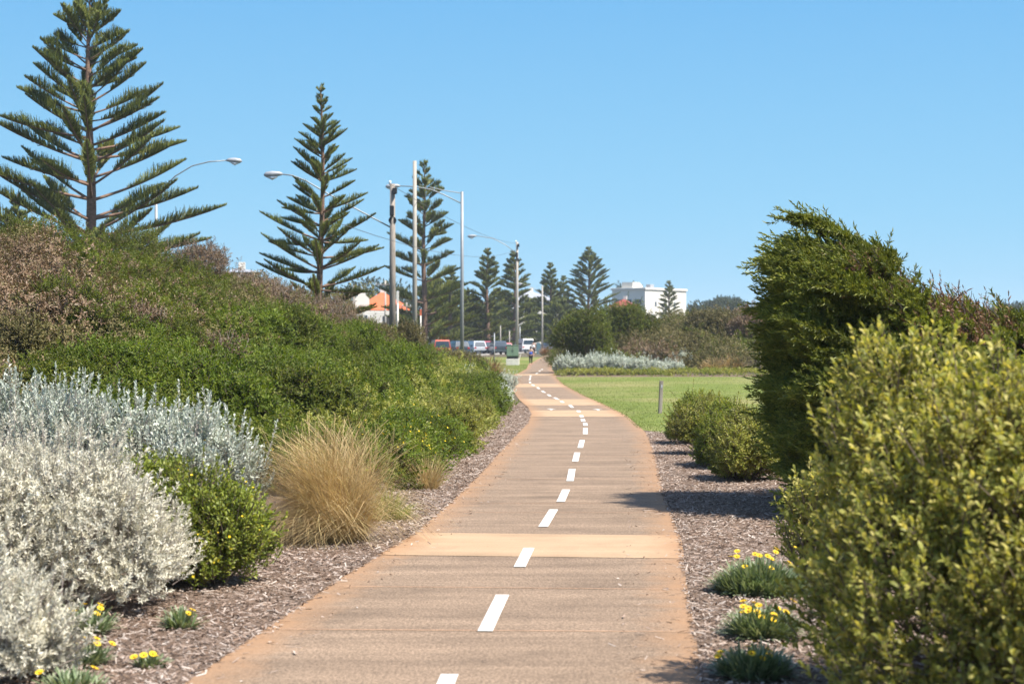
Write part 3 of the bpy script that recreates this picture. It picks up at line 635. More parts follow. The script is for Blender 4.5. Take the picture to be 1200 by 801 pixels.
house('terrace_house', 524, 366, 310, 8, 7, 4, 1.5, -.1, 'white house glimpsed through branches between the cream and grey lamp posts', 'white_wall', 'grey_roof')

# ------------------------------------------------------------------ POLES AND LAMPS
M['steel'] = mat('painted_steel', (.28, .29, .29), .45, .3, var=.08); M['cream'] = mat('cream_pole', (.34, .31, .26), .7, var=.12, scale=1.5)
M['wood'] = mat('weathered_wood', (.25, .215, .18), .9, var=.35, scale=3, stretch=(6, 6, .5), bump=.4)
M['lamp'] = mat('lamp_housing', (.33, .34, .35), .5, .2); M['diff'] = mat('lamp_glass', (.62, .66, .68), .2, spec=.7)
M['black'] = mat('black_fitting', (.02, .02, .022), .5); M['cable'] = mat('cable', (.09, .09, .095), .6)
def lamp_post(px, top, d, r, m, label, arm=None, head_up=0., group='street lamps along the road', name='street_lamp', extras=None, low=.0):
    X, Y, Z = at(px, top, d); zb = hf(X, Y); h = Z-zb; root = thing(name, (X, Y, zb), label, 'street lamp' if arm else 'pole', group if arm else None)
    g = G(); tube(g, [(0, 0, -.4), (0, 0, h*.5), (0, 0, h)], [r, r*.87, r*.72], 12); g.build('pole', M[m], root, smooth=True)
    g = G(); tube(g, [(0, 0, -.05), (0, 0, .5)], [r*1.7, r*1.35], 10); g.build('base', M[m], root)
    s = F/d
    if arm:
        pts = [((p[0]-px)/s, 0, (400-p[1])/s+H-zb) for p in arm]; g = G(); tube(g, pts, [.036]*(len(pts)-1)+[.028], 7); g.build('arm', M['steel'], root, smooth=True)
        e = np.array(pts[-1]); sg = np.sign(pts[-1][0]); hd = G()
        tube(hd, [e+np.array([-.05*sg, 0, 0]), e+np.array([.12*sg, 0, .02]), e+np.array([.45*sg, 0, 0]), e+np.array([.75*sg, 0, -.03]), e+np.array([.85*sg, 0, -.05])], [.05, .11, .16, .13, .04], 9)
        ho = hd.build('lamp_head', M['lamp'], root, smooth=True); df_ = G()
        tube(df_, [e+np.array([.2*sg, 0, -.1]), e+np.array([.45*sg, 0, -.17]), e+np.array([.7*sg, 0, -.12])], [.05, .12, .05], 9); df_.build('diffuser', M['diff'], ho, smooth=True)
    if extras: extras(root, h)
    return root
lamp_post(183, 222, 102, .11, 'steel', 'street lamp whose arm pokes out right of the tallest pine', [(183, 228), (205, 206), (225, 194), (245, 189), (266, 187.5)])
def wood_extras(root, h):
    g = G(); box(g, (.12, -.18, h-.35), (.22, .2, .3), bev=.03); g.build('junction_box', M['black'], root); g = G(); box(g, (-.02, -.2, h-1.3), (.2, .2, .5), bev=.03); g.build('fuse_box', M['black'], root)
    for x in (-.12,):
        g = G(); tube(g, [(x, 0, h-.05), (x, 0, h+.04), (x, 0, h+.16)], [.03, .07, .05], 8); g.build('insulator', M['diff'], root, smooth=True)
    g = G(); tube(g, [(0, -.12, h-1.75), (0, .12, h-1.75)], [.19, .19], 10); g.build('clamp', M['black'], root)
lamp_post(460, 215, 86, .17, 'wood', 'thick weathered wooden power pole with a long lamp arm reaching left', [(458, 266), (430, 251), (385, 227), (358, 211), (342, 205), (330, 203.5)], extras=wood_extras)
lamp_post(486, 188, 90, .13, 'cream', 'tall plain cream post without an arm, right of the wooden power pole', name='tall_post')
lamp_post(541.5, 224, 110, .12, 'steel', 'slim grey lamp post with twin curved arms reaching left', [(541, 238), (520, 227.5), (505, 221.5), (485, 218), (468, 217.5)],
          extras=lambda root, h: (lambda g: (tube(g, [(0, 0, h-.1), (-1.0, 0, h+.05), (-2.0, 0, h+.28)], [.03, .03, .02], 6), g.build('arm', M['steel'], root)))(G()))
lamp_post(606, 283, 178, .16, 'cream', 'cream lamp post standing right behind the green cabinet', [(605, 296), (592, 286), (578, 279), (564, 276.5), (558, 276)], extras=wood_extras)
lamp_post(635.5, 334, 259, .15, 'cream', 'farthest lamp post, beside the path end right of the walkers', [(635, 345), (627, 338), (618, 333.5), (612, 332)])
# distant poles with crossarms
def crosspole(x, top, d, label, m='wood', arms=1, r=.14):
    X, Y, Z = at(x, top, d); zb = hf(X, Y); h = Z-zb; root = thing('power_pole', (X, Y, zb), label, 'pole', 'distant power poles')
    g = G(); tube(g, [(0, 0, -.3), (0, 0, h)], [r, r*.75], 9); g.build('pole', M[m], root, smooth=True)
    for k in range(arms):
        g = G(); box(g, (0, -.14, h-.5-k*.8), (2.4, .12, .12)); ao = g.build('crossarm', M['wood'], root)
        for xx in (-1.1, -.5, .5, 1.1):
            q = G(); tube(q, [(xx, -.14, h-.44-k*.8), (xx, -.14, h-.22-k*.8)], [.05, .04], 6); q.build('insulator', M['diff'], ao)
crosspole(414.5, 334, 230, 'thin power pole with a crossarm left of the orange roof'); crosspole(451.5, 328, 215, 'power pole with a crossarm in front of the orange roof', 'cream')
crosspole(476.5, 354, 240, 'short power pole with a crossarm between the wooden and cream posts')
def plain_pole(x, top, d, r, m, label, name='sign_post', plate=None):
    X, Y, Z = at(x, top, d); zb = hf(X, Y); h = Z-zb; root = thing(name, (X, Y, zb), label, 'post')
    g = G(); tube(g, [(0, 0, -.2), (0, 0, h)], [r, r*.9], 8); g.build('pole', M[m], root, smooth=True)
    c = G(); tube(c, [(0, 0, h), (0, 0, h+.04), (0, 0, h+.07)], [r*1.15, r*1.1, r*.3], 8); c.build('cap', M['steel'], root)
    if plate:
        g = G(); box(g, (plate[3] if len(plate) > 3 else 0, -.1, h-plate[1]/2), (plate[0], .04, plate[1]), bev=.015); g.build('plate', M[plate[2]], root)
    return root
M['teal'] = mat('teal_sign', (.10, .19, .22), .5); M['ored'] = mat('orange_band', (.6, .13, .05), .6)
plain_pole(579.3, 390, 150, .05, 'steel', 'thin grey post standing left of the green cabinet')
plain_pole(586.5, 381, 250, .08, 'cream', 'pale post among the parked cars left of the cabinet')
plain_pole(597, 387, 255, .09, 'cream', 'pale wooden post rising behind the cabinet')
plain_pole(609.3, 382, 270, .08, 'steel', 'grey post just right of the lamp post behind the cabinet')
plain_pole(631, 401, 240, .08, 'teal', 'narrow teal sign panel on a post left of the farthest lamp post', plate=(.5, 1.7, 'teal'))
plain_pole(466, 341, 150, .09, 'white_wall', 'white post with black fittings right of the wooden power pole', plate=(.22, .9, 'white_wall', 0))
plain_pole(493, 362, 150, .06, 'white_wall', 'white post with an orange top band right of the cream post', plate=(.16, .5, 'ored', 0))
# overhead wires
def wire(p, q, sag, label):
    a, b = np.array(at(*p)), np.array(at(*q)); t = np.linspace(0, 1, 14)[:, None]; P = a*(1-t)+b*t; P[:, 2] -= sag*4*(t*(1-t))[:, 0]
    g = G(); tube(g, P-a, .012, 5); o = g.build('overhead_wire', M['cable'], loc=a); tag(o, label, 'wire', 'overhead wires')
wire((460, 217, 80), (606, 285, 178), .5, 'thin overhead wire between the wooden pole and the lamp post behind the cabinet')
wire((606, 292, 178), (400, 262, 62), .9, 'lower overhead wire sloping left from the cabinet lamp post')

# ------------------------------------------------------------------ ROADSIDE CABINET, MARKER POST
M['cab_green'] = mat('cabinet_green', (.16, .23, .155), .5, var=.12, scale=2); M['conc'] = mat('pale_concrete', (.58, .55, .49), .9, var=.12, scale=3)
X, Y = gp(600.5, 427.2); cab = thing('roadside_cabinet', (X, Y, hf(X, Y)), 'green steel cabinet on a pale concrete plinth on the grass left of the path', 'cabinet')
g = G(); box(g, (0, 0, .27), (1.15, .75, .6), bev=.02); g.build('plinth', M['conc'], cab)
g = G(); box(g, (0, 0, .68), (1.02, .62, .24)); g.build('frame', M['black'], cab)  # black block put in as the dark, shaded gap between plinth and cabinet
g = G(); box(g, (0, 0, 1.29), (1.1, .7, 1.0), bev=.03, taper=.98); bd = g.build('cabinet_body', M['cab_green'], cab)
g = G(); box(g, (0, 0, 1.81), (1.18, .78, .05), bev=.012); g.build('lid', M['cab_green'], bd)
for s_ in (-1, 1):
    g = G(); box(g, (s_*.26, -.36, 1.28), (.49, .03, .86), bev=.01); do = g.build('door', M['cab_green'], bd)
    g = G(); box(g, (s_*.05, -.385, 1.3), (.03, .03, .16), bev=.008); g.build('handle', M['black'], do)
g = G(); tube(g, [(.74, 0, 1.0), (.6, 0, .55), (.56, 0, 0)], [.05, .06, .06], 7); g.build('stay', M['conc'], cab)
X, Y = gp(773.5, 484); mp = thing('marker_post', (X, Y, 0), 'short grey timber post standing alone on the lawn', 'post', rz=.2); mp.rotation_euler = (0, math.radians(2.5), .2)
g = G(); box(g, (0, 0, .42), (.10, .09, 1.06), bev=.012); po = g.build('post', M['wood'], mp)
g = G(); box(g, (0, -.048, .80), (.05, .008, .09), bev=.003); g.build('reflector', M['lamp'], po)
g = G(); box(g, (0, 0, .955), (.105, .095, .02), bev=.006); g.build('cap', M['wood'], po)

# ------------------------------------------------------------------ CARS
M['tyre'] = mat('tyre', (.02, .02, .02), .8); M['rim'] = mat('rim', (.45, .45, .46), .35, .7); M['tail'] = mat('tail_light', (.4, .02, .02), .25, spec=.7)
M['headl'] = mat('head_light', (.7, .72, .74), .15, spec=.8)
def paint(name, c):
    m = mat(name, c, .3, .0, var=.03, spec=.6); m.node_tree.nodes['Principled BSDF'].inputs['Coat Weight'].default_value = .5; return m
P_ = {'red': paint('red_paint', (.36, .03, .03)), 'white': paint('white_paint', (.75, .75, .74)), 'silver': paint('silver_paint', (.45, .47, .49)), 'dark': paint('dark_paint', (.025, .04, .05)),
      'orange': paint('orange_paint', (.48, .09, .05)), 'blue': paint('blue_paint', (.10, .18, .30))}
def car(loc, rz, col, label, style='car'):
    root = thing('parked_van' if style == 'van' else 'parked_car', loc, label, 'van' if style == 'van' else 'car', 'vehicles parked along the street', rz)
    Lc, Wc, Hc = (4.7, 1.85, 2.0) if style == 'van' else ((4.5, 1.8, 1.68) if style == 'suv' else (4.2, 1.72, 1.46)); h = Lc/2
    if style == 'van': low = [(-h, .3), (h, .3), (h, .85), (h-.5, 1.05), (h-1.1, 1.15), (-h, 1.15)]; cabn = [(-h+.05, 1.13), (h-1.05, 1.13), (h-1.75, Hc-.06), (h-2, Hc), (-h+.2, Hc), (-h+.08, Hc-.15)]
    else: low = [(-h, .32), (h, .32), (h, .62), (h-.2, .78), (h-1.1, .95), (-h+.2, .98), (-h, .85)]; cabn = [(-h+.12, .95), (h-1.0, .93), (h-1.75, Hc-.07), (h-2.1, Hc), (-h+.75, Hc), (-h+.4, Hc-.1)]
    g = G(); extr(g, low, -Wc/2, Wc/2); w = .62
    # cabin narrowed at the roof
    n = len(cabn); V = []
    for sg in (-1, 1):
        for p in cabn: k = (p[1]-cabn[0][1])/(Hc-cabn[0][1]); V.append((p[0], sg*(Wc/2-.03-.16*k), p[1]))
    c0 = (sum(p[0] for p in cabn)/n, 0, sum(p[1] for p in cabn)/n)
    V += [(c0[0], -(Wc/2-.1), c0[2]), (c0[0], Wc/2-.1, c0[2])]
    g.add(V, [(i, (i+1) % n, n+(i+1) % n, n+i) for i in range(n)], [(2*n, (i+1) % n, i) for i in range(n)]+[(2*n+1, n+i, n+(i+1) % n) for i in range(n)])
    body = g.build('body', P_[col], root)
    zw0, zw1 = cabn[0][1]+.06, Hc-.14
    xr = cabn[-1][0]-.03; xf = cabn[1][0]
    q = G(); q.add([(cabn[0][0]-.02, -Wc/2+.16, zw0), (cabn[0][0]-.02, Wc/2-.16, zw0), (cabn[-1][0]-.02, Wc/2-.26, zw1), (cabn[-1][0]-.02, -Wc/2+.26, zw1)], [(0, 1, 2, 3)]); q.build('rear_window', M['glass'], root)
    a, b = cabn[1], cabn[2]; q = G(); f0, f1 = .1, .92
    pt = lambda f: (a[0]+(b[0]-a[0])*f+.025, a[1]+(b[1]-a[1])*f+.02)
    q.add([(pt(f0)[0], -Wc/2+.14, pt(f0)[1]), (pt(f0)[0], Wc/2-.14, pt(f0)[1]), (pt(f1)[0], Wc/2-.25, pt(f1)[1]), (pt(f1)[0], -Wc/2+.25, pt(f1)[1])], [(0, 1, 2, 3)]); q.build('windscreen', M['glass'], root)
    for sg in (-1, 1):
        q = G(); x0, x1 = cabn[0][0]+.45, cabn[1][0]-.35; xm = (x0+x1)/2; yy0 = sg*(Wc/2-.03+.004); yy1 = sg*(Wc/2-.16+.004)
        for s0, s1, t0, t1 in ((x0, xm-.05, x0+.25, xm-.05), (xm+.05, x1, xm+.05, x1-.55)):
            q.add([(s0, yy0, zw0), (s1, yy0, zw0), (t1, yy1, zw1), (t0, yy1, zw1)], [(0, 1, 2, 3)])
        q.build('side_window', M['glass'], root)
        for xx in (-h+.85, h-.85):
            q = G(); tube(q, [(xx, sg*(Wc/2-.2), .32), (xx, sg*(Wc/2+.015), .32)], [.32, .32], 16); wo = q.build('wheel', M['tyre'], root, smooth=False)
            q = G(); tube(q, [(xx, sg*(Wc/2), .32), (xx, sg*(Wc/2+.025), .32)], [.2, .2], 12); q.build('rim', M['rim'], wo)
        q = G(); box(q, (-h+.01, sg*(Wc/2-.18), .82), (.06, .26, .2), bev=.02); q.build('tail_light', M['tail'], root)
        q = G(); box(q, (h-.06, sg*(Wc/2-.25), .66), (.12, .34, .14), bev=.02); q.build('headlight', M['headl'], root)
        q = G(); box(q, (h-1.25, sg*(Wc/2+.08), 1.0), (.12, .16, .12), bev=.03); q.build('mirror', P_[col], root)
    q = G(); box(q, (-h, 0, .45), (.12, Wc-.1, .18), bev=.04); q.build('bumper', P_['dark'], root)
    return root
def car_at(x, d, col, label, style, rz=1.5):
    X = (x-600)/F*d; car((X, d, hf(X, d)+.05), rz, col, label, style)
car_at(515, 190, 'orange', 'orange red van with a dark rear window showing over the grey green shrub', 'van', 1.75)
car_at(536, 215, 'dark', 'dark car behind the slim grey lamp post', 'suv', 1.9)
car_at(555, 225, 'silver', 'silver car parked left of the red cars', 'suv', 2.0)
car_at(566, 232, 'red', 'red car nearest the silver car', 'suv', 2.1)
car_at(575, 255, 'red', 'second red car half hidden behind the thin grey post', 'suv', 2.0)
car_at(582.5, 222, 'dark', 'dark four wheel drive just left of the green cabinet', 'suv', 1.8)
car_at(590, 236, 'red', 'low red car peeping out beside the green cabinet', 'car', 1.8)
car_at(613, 258, 'white', 'white van right of the cabinet, behind the walkers', 'van', 1.9)
car_at(641, 300, 'silver', 'silver car right of the farthest lamp post', 'car', 2.2)
car_at(649, 330, 'blue', 'bluish car at the far end of the street beside the dark shrub', 'suv', 2.2)

# ------------------------------------------------------------------ PEOPLE
M['skin'] = mat('skin', (.45, .27, .19), .6); M['hair'] = mat('hair', (.045, .03, .022), .6); M['wcloth'] = mat('white_cloth', (.72, .72, .72), .9); M['bcloth'] = mat('blue_cloth', (.03, .09, .42), .8)
M['kcloth'] = mat('black_cloth', (.015, .015, .018), .8); M['shoe'] = mat('shoe', (.6, .3, .28), .7)
def skinmesh(name, verts, edges, radii, m, parent, root=0, lev=2):
    me = bpy.data.meshes.new(name); me.from_pydata(verts, edges, []); me.materials.append(m)
    o = bpy.data.objects.new(name, me); COL.objects.link(o); o.parent = parent
    md = o.modifiers.new('skin', 'SKIN'); md.use_smooth_shade = True
    if not me.skin_vertices: me.skin_vertices.new(name='sk') if hasattr(me.skin_vertices, 'new') else None
    sv = me.skin_vertices[0].data if me.skin_vertices else None
    if sv is not None:
        for i, r in enumerate(radii): sv[i].radius = (r, r) if not isinstance(r, tuple) else r; sv[i].use_root = (i == root)
    sb = o.modifiers.new('sub', 'SUBSURF'); sb.levels = lev; sb.render_levels = lev
    return o
def person(loc, rz, label, top, mid, legs, stride=.2, swing=.14):
    root = thing('person', loc, label, 'person', None, rz)
    V = [(0, 0, .92), (0, 0, 1.08), (0, .01, 1.26), (0, 0, 1.40), (0, 0, 1.48), (0, 0, 1.56), (0, -.005, 1.64)]; R = [(.15, .11), (.125, .095), (.15, .10), (.13, .085), .05, .085, .08]; E = [(i, i+1) for i in range(6)]
    def chain(p, pts):
        for q, r in pts: V.append(q); R.append(r); E.append((p, len(V)-1)); p = len(V)-1
        return p
    for s in (-1, 1):
        f = s*stride
        chain(0, [((s*.09, 0, .86), .095), ((s*.09, f*.45+.02, .48), .06), ((s*.09, f, .10), .04), ((s*.095, f+.10, .035), .04)])
        w = chain(3, [((s*.18, 0, 1.37), .055), ((s*.24, -f*.3*.7-.02, 1.10), .04), ((s*.26, -f*.7+.05, .87), .028), ((s*.262, -f*.75+.06, .80), .034)])
        for k in range(4): chain(w, [((s*.262, -f*.75+.03+k*.02, .745), .0095), ((s*.255, -f*.75+.035+k*.02, .70+.008*abs(k-1.5)), .0085)])
        chain(w, [((s*.25, -f*.75+.105, .76), .01), ((s*.245, -f*.75+.11, .73), .009)])
    skinmesh('body', V, E, R, M['skin'], root)
    g = [(0, 0, .90), (0, 0, 1.08), (0, .01, 1.24), (0, 0, 1.37), (0, 0, 1.45)]
    skinmesh('top', g[2:]+[(-.16, 0, 1.385), (.16, 0, 1.385)], [(0, 1), (1, 2), (1, 3), (1, 4)], [(.165, .115), (.15, .105), .07, .075, .075], M[top], root)
    skinmesh('jacket', g[:3], [(0, 1), (1, 2)], [(.195, .14), (.17, .13), (.17, .12)], M[mid], root)
    lv = [(0, 0, .93)]; lr = [(.165, .125)]; le = []
    for s in (-1, 1):
        f = s*stride; b = len(lv); lv += [(s*.09, 0, .84), (s*.09, f*.45+.02, .48), (s*.09, f*.93, .16)]; lr += [.108, .072, .05]; le += [(0, b), (b, b+1), (b+1, b+2)]
    skinmesh('leggings', lv, le, lr, M[legs], root)
    for s in (-1, 1): skinmesh('shoe', [(s*.09, s*stride-.05, .05), (s*.095, s*stride+.12, .04)], [(0, 1)], [.05, .042], M['shoe'], root)
    skinmesh('hair', [(0, -.02, 1.60), (0, -.03, 1.67), (0, -.07, 1.58)], [(0, 1), (0, 2)], [.095, .088, .06], M['hair'], root)
    for s in (-1, 1):
        g = G(); box(g, (s*.03, .085, 1.60), (.02, .012, .01), bev=.003); g.build('eye', M['hair'], root)
    g = G(); extr(g, [(0, 0), (.02, 0), (.005, .045)], -.01, .01); o = g.build('nose', M['skin'], root); o.location = (0, .085, 1.56); o.rotation_euler = (0, 0, math.pi/2)
    return root
X, Y = gp(622, 427.0); person((X, Y, hf(X, Y)+.012), 0, 'person in pale top, blue at the waist, black leggings, walking away along the path', 'wcloth', 'bcloth', 'kcloth')
X = (625.3-600)/F*215; person((X, 215, hf(X, 215)+.035), .2, 'person all in white on top with dark legs, farther along the path', 'wcloth', 'wcloth', 'kcloth', .12)

# ------------------------------------------------------------------ LEFT SIDE PLANTS
def silver(loc, lumps, n, label, seed, k=15, L=.036, W=.012, tw=.085, **kw):
    return shrub('cushion_bush', loc, lumps, n, k, tw, L, W, 'silver', label, 'silver bushes', 'pale_twig', seed, nst=260, rst=.006, wide=1.3, narrow=.45, up=.45, spk=.22, spl=2.0, wob=.3, **kw)
silver((-3.72, 14.3, 0), [(0, 0, .62, .8, .75, .68), (.52, -.35, .45, .55, .5, .52), (-.55, -.5, .55, .65, .6, .62), (.15, .5, .5, .6, .6, .55), (-.25, -.85, .35, .6, .5, .45), (.68, .2, .35, .42, .5, .42), (-.9, .3, .7, .7, .6, .66), (.75, -.55, .25, .3, .3, .3)],
       7600, 'largest silvery white cushion bush at the left, beside the mulch', 71)
silver((-3.22, 11.35, 0), [(0, 0, .22, .42, .45, .3), (-.35, .1, .3, .45, .45, .38), (.2, -.2, .14, .24, .3, .22)], 2200, 'low silvery bush in the bottom left corner', 72)
for x, d, w, h, sd, lb in ((30, 19.6, .75, 1.42, 73, 'blue grey saltbush at the left frame edge, behind the cushion bush'), (130, 19.0, .8, 1.38, 74, 'middle blue grey saltbush of the row behind the cushion bush'),
                           (225, 18.6, .62, 1.24, 75, 'blue grey saltbush behind the green flowering bush, nearest the straw tussock')):
    shrub('saltbush', ((x-600)/F*d, d, hf((x-600)/F*d, d)), scatter_lumps(w, w*.8, h, 9, sd, .4), 2000, 13, .2, .048, .022, 'saltbush', lb, 'silver bushes', 'pale_twig', sd, nst=200, up=1.4, wide=1.15, narrow=.35, spk=.2, spl=1.3, wob=.22)
shrub('flowering_bush', (-2.78, 15.5, 0), [(a_*1.05, b_, c_*.8, d_*1.1, e_, f_*1.12) for a_, b_, c_, d_, e_, f_ in scatter_lumps(.58, .5, .98, 11, 81, .22)], 3600, 9, .11, .045, .017, 'bright', 'bright green bush with small yellow flowers between the silver bushes and the tussock', None, 'twig', 81, 'oval', flowers=90, fs=.015, wob=.28, spk=.16, wide=1.1, narrow=.4, up=.7)
shrub('low_bush', (-3.4, 16.5, 0), scatter_lumps(.42, .4, 1.12, 6, 82), 1300, 9, .11, .045, .017, 'bright', 'small green bush squeezed between the cushion bush and the saltbush', None, 'twig', 82, 'oval', flowers=12, fs=.014)
def tussock(name, loc, n, L, spread, lean, leaf, label, seed, droop=.8, W=.008, seg=5, rb=.14, cat='grass tussock', heads=0, wind=0.0):
    rng = RNG(seed); root = thing(name, loc, label, cat); a = rng.random(n)*6.28; q = rng.random(n)**.75; cl = rng.normal(0, .2, (26, 2))[rng.integers(0, 24, n)]
    D = nrm(np.stack([np.cos(a)*q*spread+lean+cl[:, 0]+rng.normal(0, .1, n), np.sin(a)*q*spread+cl[:, 1]+rng.normal(0, .1, n), np.ones(n)*(1.05-.35*q)], 1)); P = np.stack([np.cos(a)*q*rb, np.sin(a)*q*rb, np.zeros(n)-.02], 1)
    Ls = L*(.35+.7*rng.random(n)**.8); sd = nrm(np.stack([-np.sin(a+rng.normal(0, .8, n)), np.cos(a), np.zeros(n)], 1))
    wv = np.stack([np.where(rng.random(n) < .66, -wind, wind*.7)+rng.normal(0, .12, n), rng.normal(0, .15, n), np.full(n, -1.)], 1)
    g = G(); blades(g, P, D, droop*(.35+.9*q+1.0*rng.random(n)**2), Ls, W*(.6+.7*rng.random(n)), seg, side=sd, tipw=.05, dv=wv)
    g.build('blade', M[leaf], root)['kind'] = 'stuff'
    if heads:
        h = G(); i = rng.choice(n, heads, replace=False); blades(h, P[i], nrm(D[i]+np.array([0, 0, .3])), .9, L*(.8+.25*rng.random(heads)), .004, 6, tipw=1.1, dv=wv[i]); h.build('seed_head', M[leaf], root)['kind'] = 'stuff'
    return root
X, Y = gp(398, 634); tussock('straw_tussock', (X, Y, 0), 7000, 1.38, .44, -.26, 'straw', 'large straw coloured grass tussock left of the path', 83, 1.9, .0055, 8, .22, heads=700, wind=.65)
X, Y = gp(455, 609); tussock('green_tuft', (X, Y, 0), 560, .46, .75, 0, 'bright', 'small bright green strappy tuft at the foot of the straw tussock', 84, .9, .015, 4, .16)
X, Y = gp(503, 573); tussock('dry_tussock', (X, Y, 0), 380, .62, .45, .05, 'straw', 'small dry brown tussock on the mulch beyond the straw one', 85, .6, .009, 4, .1)
X, Y = gp(560, 440); tussock('rust_tussock', (-1.15, 88, 0), 1300, 1.7, 1.0, .12, 'rust_grass', 'rusty brown grass clump by the far left path edge', 86, 1.5, .03, 5, .55)
# shrubs along the left path edge
EDGE = [(-2.75, 24.5, .95, .95, 'hedge_green', 'deep green shrub directly behind the straw tussock', 20), (-1.95, 27.0, .8, .85, 'bright', 'yellow flowered green shrub just past the straw tussock', 120),
        (-1.75, 30.6, .85, .95, 'hedge_green', 'green shrub beside the mulch, after the yellow flowered one', 60), (-1.5, 34.6, .8, .95, 'lime', 'yellow green rounded shrub bulging towards the path', 0),
        (-1.3, 39.5, .85, 1.0, 'lime', 'second yellow green shrub, next nearer the path bend', 0), (-1.1, 45.5, .9, 1.05, 'hedge_green', 'green shrub at the path bend before the silver tuft', 0),
        (-.95, 51.0, .85, 1.15, 'hedge_green', 'green shrub leaning over the mulch at the narrowest part of the path', 0), (-1.0, 57.5, 1.0, 1.15, 'hedge_green', 'green shrub beyond the path bend, behind the silver tuft', 0)]
for i, (x, y, r, h, lf, lb, fl) in enumerate(EDGE):
    shrub('edge_shrub', (x, y, hf(x, y)), scatter_lumps(r, r, h, 8, 90+i), 2300, 8, .12, .05, .021, lf, lb, 'shrubs edging the path', 'twig', 90+i, flowers=fl, fs=.02, nst=60, spk=.04, spl=.8)
for i, (x, y, r, h, lb) in enumerate(((-.4, 53.8, .36, .75, 'small silver tuft at the path bend among green shrubs'), (-1.7, 66, .8, 1.05, 'grey silver bush behind the bend, left of the rusty clump'), (-.65, 74, .75, .8, 'pale cushion shaped silver bush close to the far path edge'), (-.35, 60.5, .4, .6, 'second silver tuft just beyond the path bend'))):
    shrub('silver_tuft', (x, y, hf(x, y)), scatter_lumps(r, r, h, 6, 110+i), 800, 8, .16, .07, .028, 'saltbush', lb, 'silver bushes', 'pale_twig', 110+i, up=1.2, nst=40)
for i, (x, y, r, h, lf, lb) in enumerate(((-3.2, 84, 2.0, 1.45, 'scrub_olive', 'wide grey green shrub below the slim grey lamp post'), (-5.0, 82, 1.3, 1.8, 'scrub_olive', 'tall olive shrub hiding the foot of the cream post'), (-6.6, 76, 1.2, .9, 'scrub_dry', 'brownish shrub at the foot of the wooden power pole'),
                                          (-4.1, 99, 1.6, .9, 'scrub_olive', 'olive shrub in front of the orange red van'))):
    shrub('roadside_shrub', (x, y, hf(x, y)), scatter_lumps(r, r, h, 10, 120+i), 1900, 7, .2, .10, .04, lf, lb, None, 'twig', 120+i, nst=120, rst=.012)
# individual bushes standing out of the dune scrub
HILL = [(155, 266, 52, 1.15, 1.25, 'scrub_green', 'rounded green bush breaking the dune skyline at its shoulder'), (40, 262, 47, 1.1, .9, 'scrub_green', 'green bush on the dune crest below the tallest pine'),
        (228, 303, 66, 1.2, 1.1, 'scrub_dry', 'brown twiggy bush on the sloping dune skyline'), (165, 372, 36, .6, .5, 'scrub_dry', 'dry brown bush half way up the dune, left'),
        (300, 350, 62, 1.4, 1.0, 'scrub_dry', 'greyish brown dead bush right of the skyline bush'), (372, 374, 70, 1.5, 1.1, 'scrub_dry', 'pale brown dead bush below the pine with the pointed tip'),
        (325, 402, 46, .9, .9, 'scrub_green', 'dark green bush low on the dune near the hedge'), (70, 352, 38, .7, .6, 'scrub_green', 'dense green bush on the upper left slope'),
        (255, 408, 41, .6, .45, 'scrub_dry', 'small dry bush just above the green hedge band'), (430, 398, 72, 1.2, 1.0, 'scrub_olive', 'olive bush at the dune end above the path shrubs'),
        (205, 325, 50, .9, .85, 'scrub_green', 'green bush in the middle of the upper slope'), (15, 400, 33, .6, .5, 'scrub_olive', 'olive bush low at the left frame edge')]
for i, (px, py, d, r, h, lf, lb) in enumerate(HILL):
    x = (px-600)/F*d; ytop = H-(py-400)/F*d
    yy_ = np.arange(24, 140, .5); xx_ = (px-600)/F*yy_; zz_ = H-(py-400)/F*yy_; gap = hz(xx_, yy_)+.7-zz_
    j = np.argmax(gap > 0) if (gap > 0).any() else int(np.argmax(gap)); y = yy_[j]; x = xx_[j]
    shrub('dune_bush', (x, y, hf(x, y)+.1), scatter_lumps(r, r, h+.35, 8, 140+i), 1500, 7, .14, .065, .025, lf, lb, 'bushes on the dune', 'pale_twig' if lf == 'scrub_dry' else 'twig', 140+i, nst=220 if lf == 'scrub_dry' else 80, rst=.008, spk=.15, wob=.25)
HP = []; rngh = RNG(77)
for i, (lf, lb) in enumerate((('hedge_green', 'dense green hedge shrub on the dune foot above the path shrubs'), ('scrub_green', 'dense green hedge shrub on the dune foot above the path shrubs'))):
    HP.append((lf, scatter_lumps(.95, .95, 1.25, 12, 300+i, .3), lb))
first = {}
for i in range(26):
    y = 27+i*1.35+rngh.normal(0, .5); u = (3.0 if i % 2 else 5.2)+rngh.normal(0, .5)+(.9 if y < 34 else 0); x = vb(y)-u; sc = .8+.45*rngh.random(); j = i % 3 == 0
    loc = (x, y, hf(x, y)-.12); rz = rngh.random()*6.28
    if j not in first:
        lf, lm, lb = HP[int(j)]; first[j] = shrub('hedge_shrub', loc, lm, 3000, 8, .12, .062, .03, lf, lb, 'hedge shrubs on the dune foot', 'twig', 300+int(j), nst=60, up=.3, wob=.2, spk=.06, spl=.8, rz=rz); first[j].scale = (sc, sc, sc)
    else: dup(first[j], loc, rz, (sc, sc, sc*(.85+.3*rngh.random())))
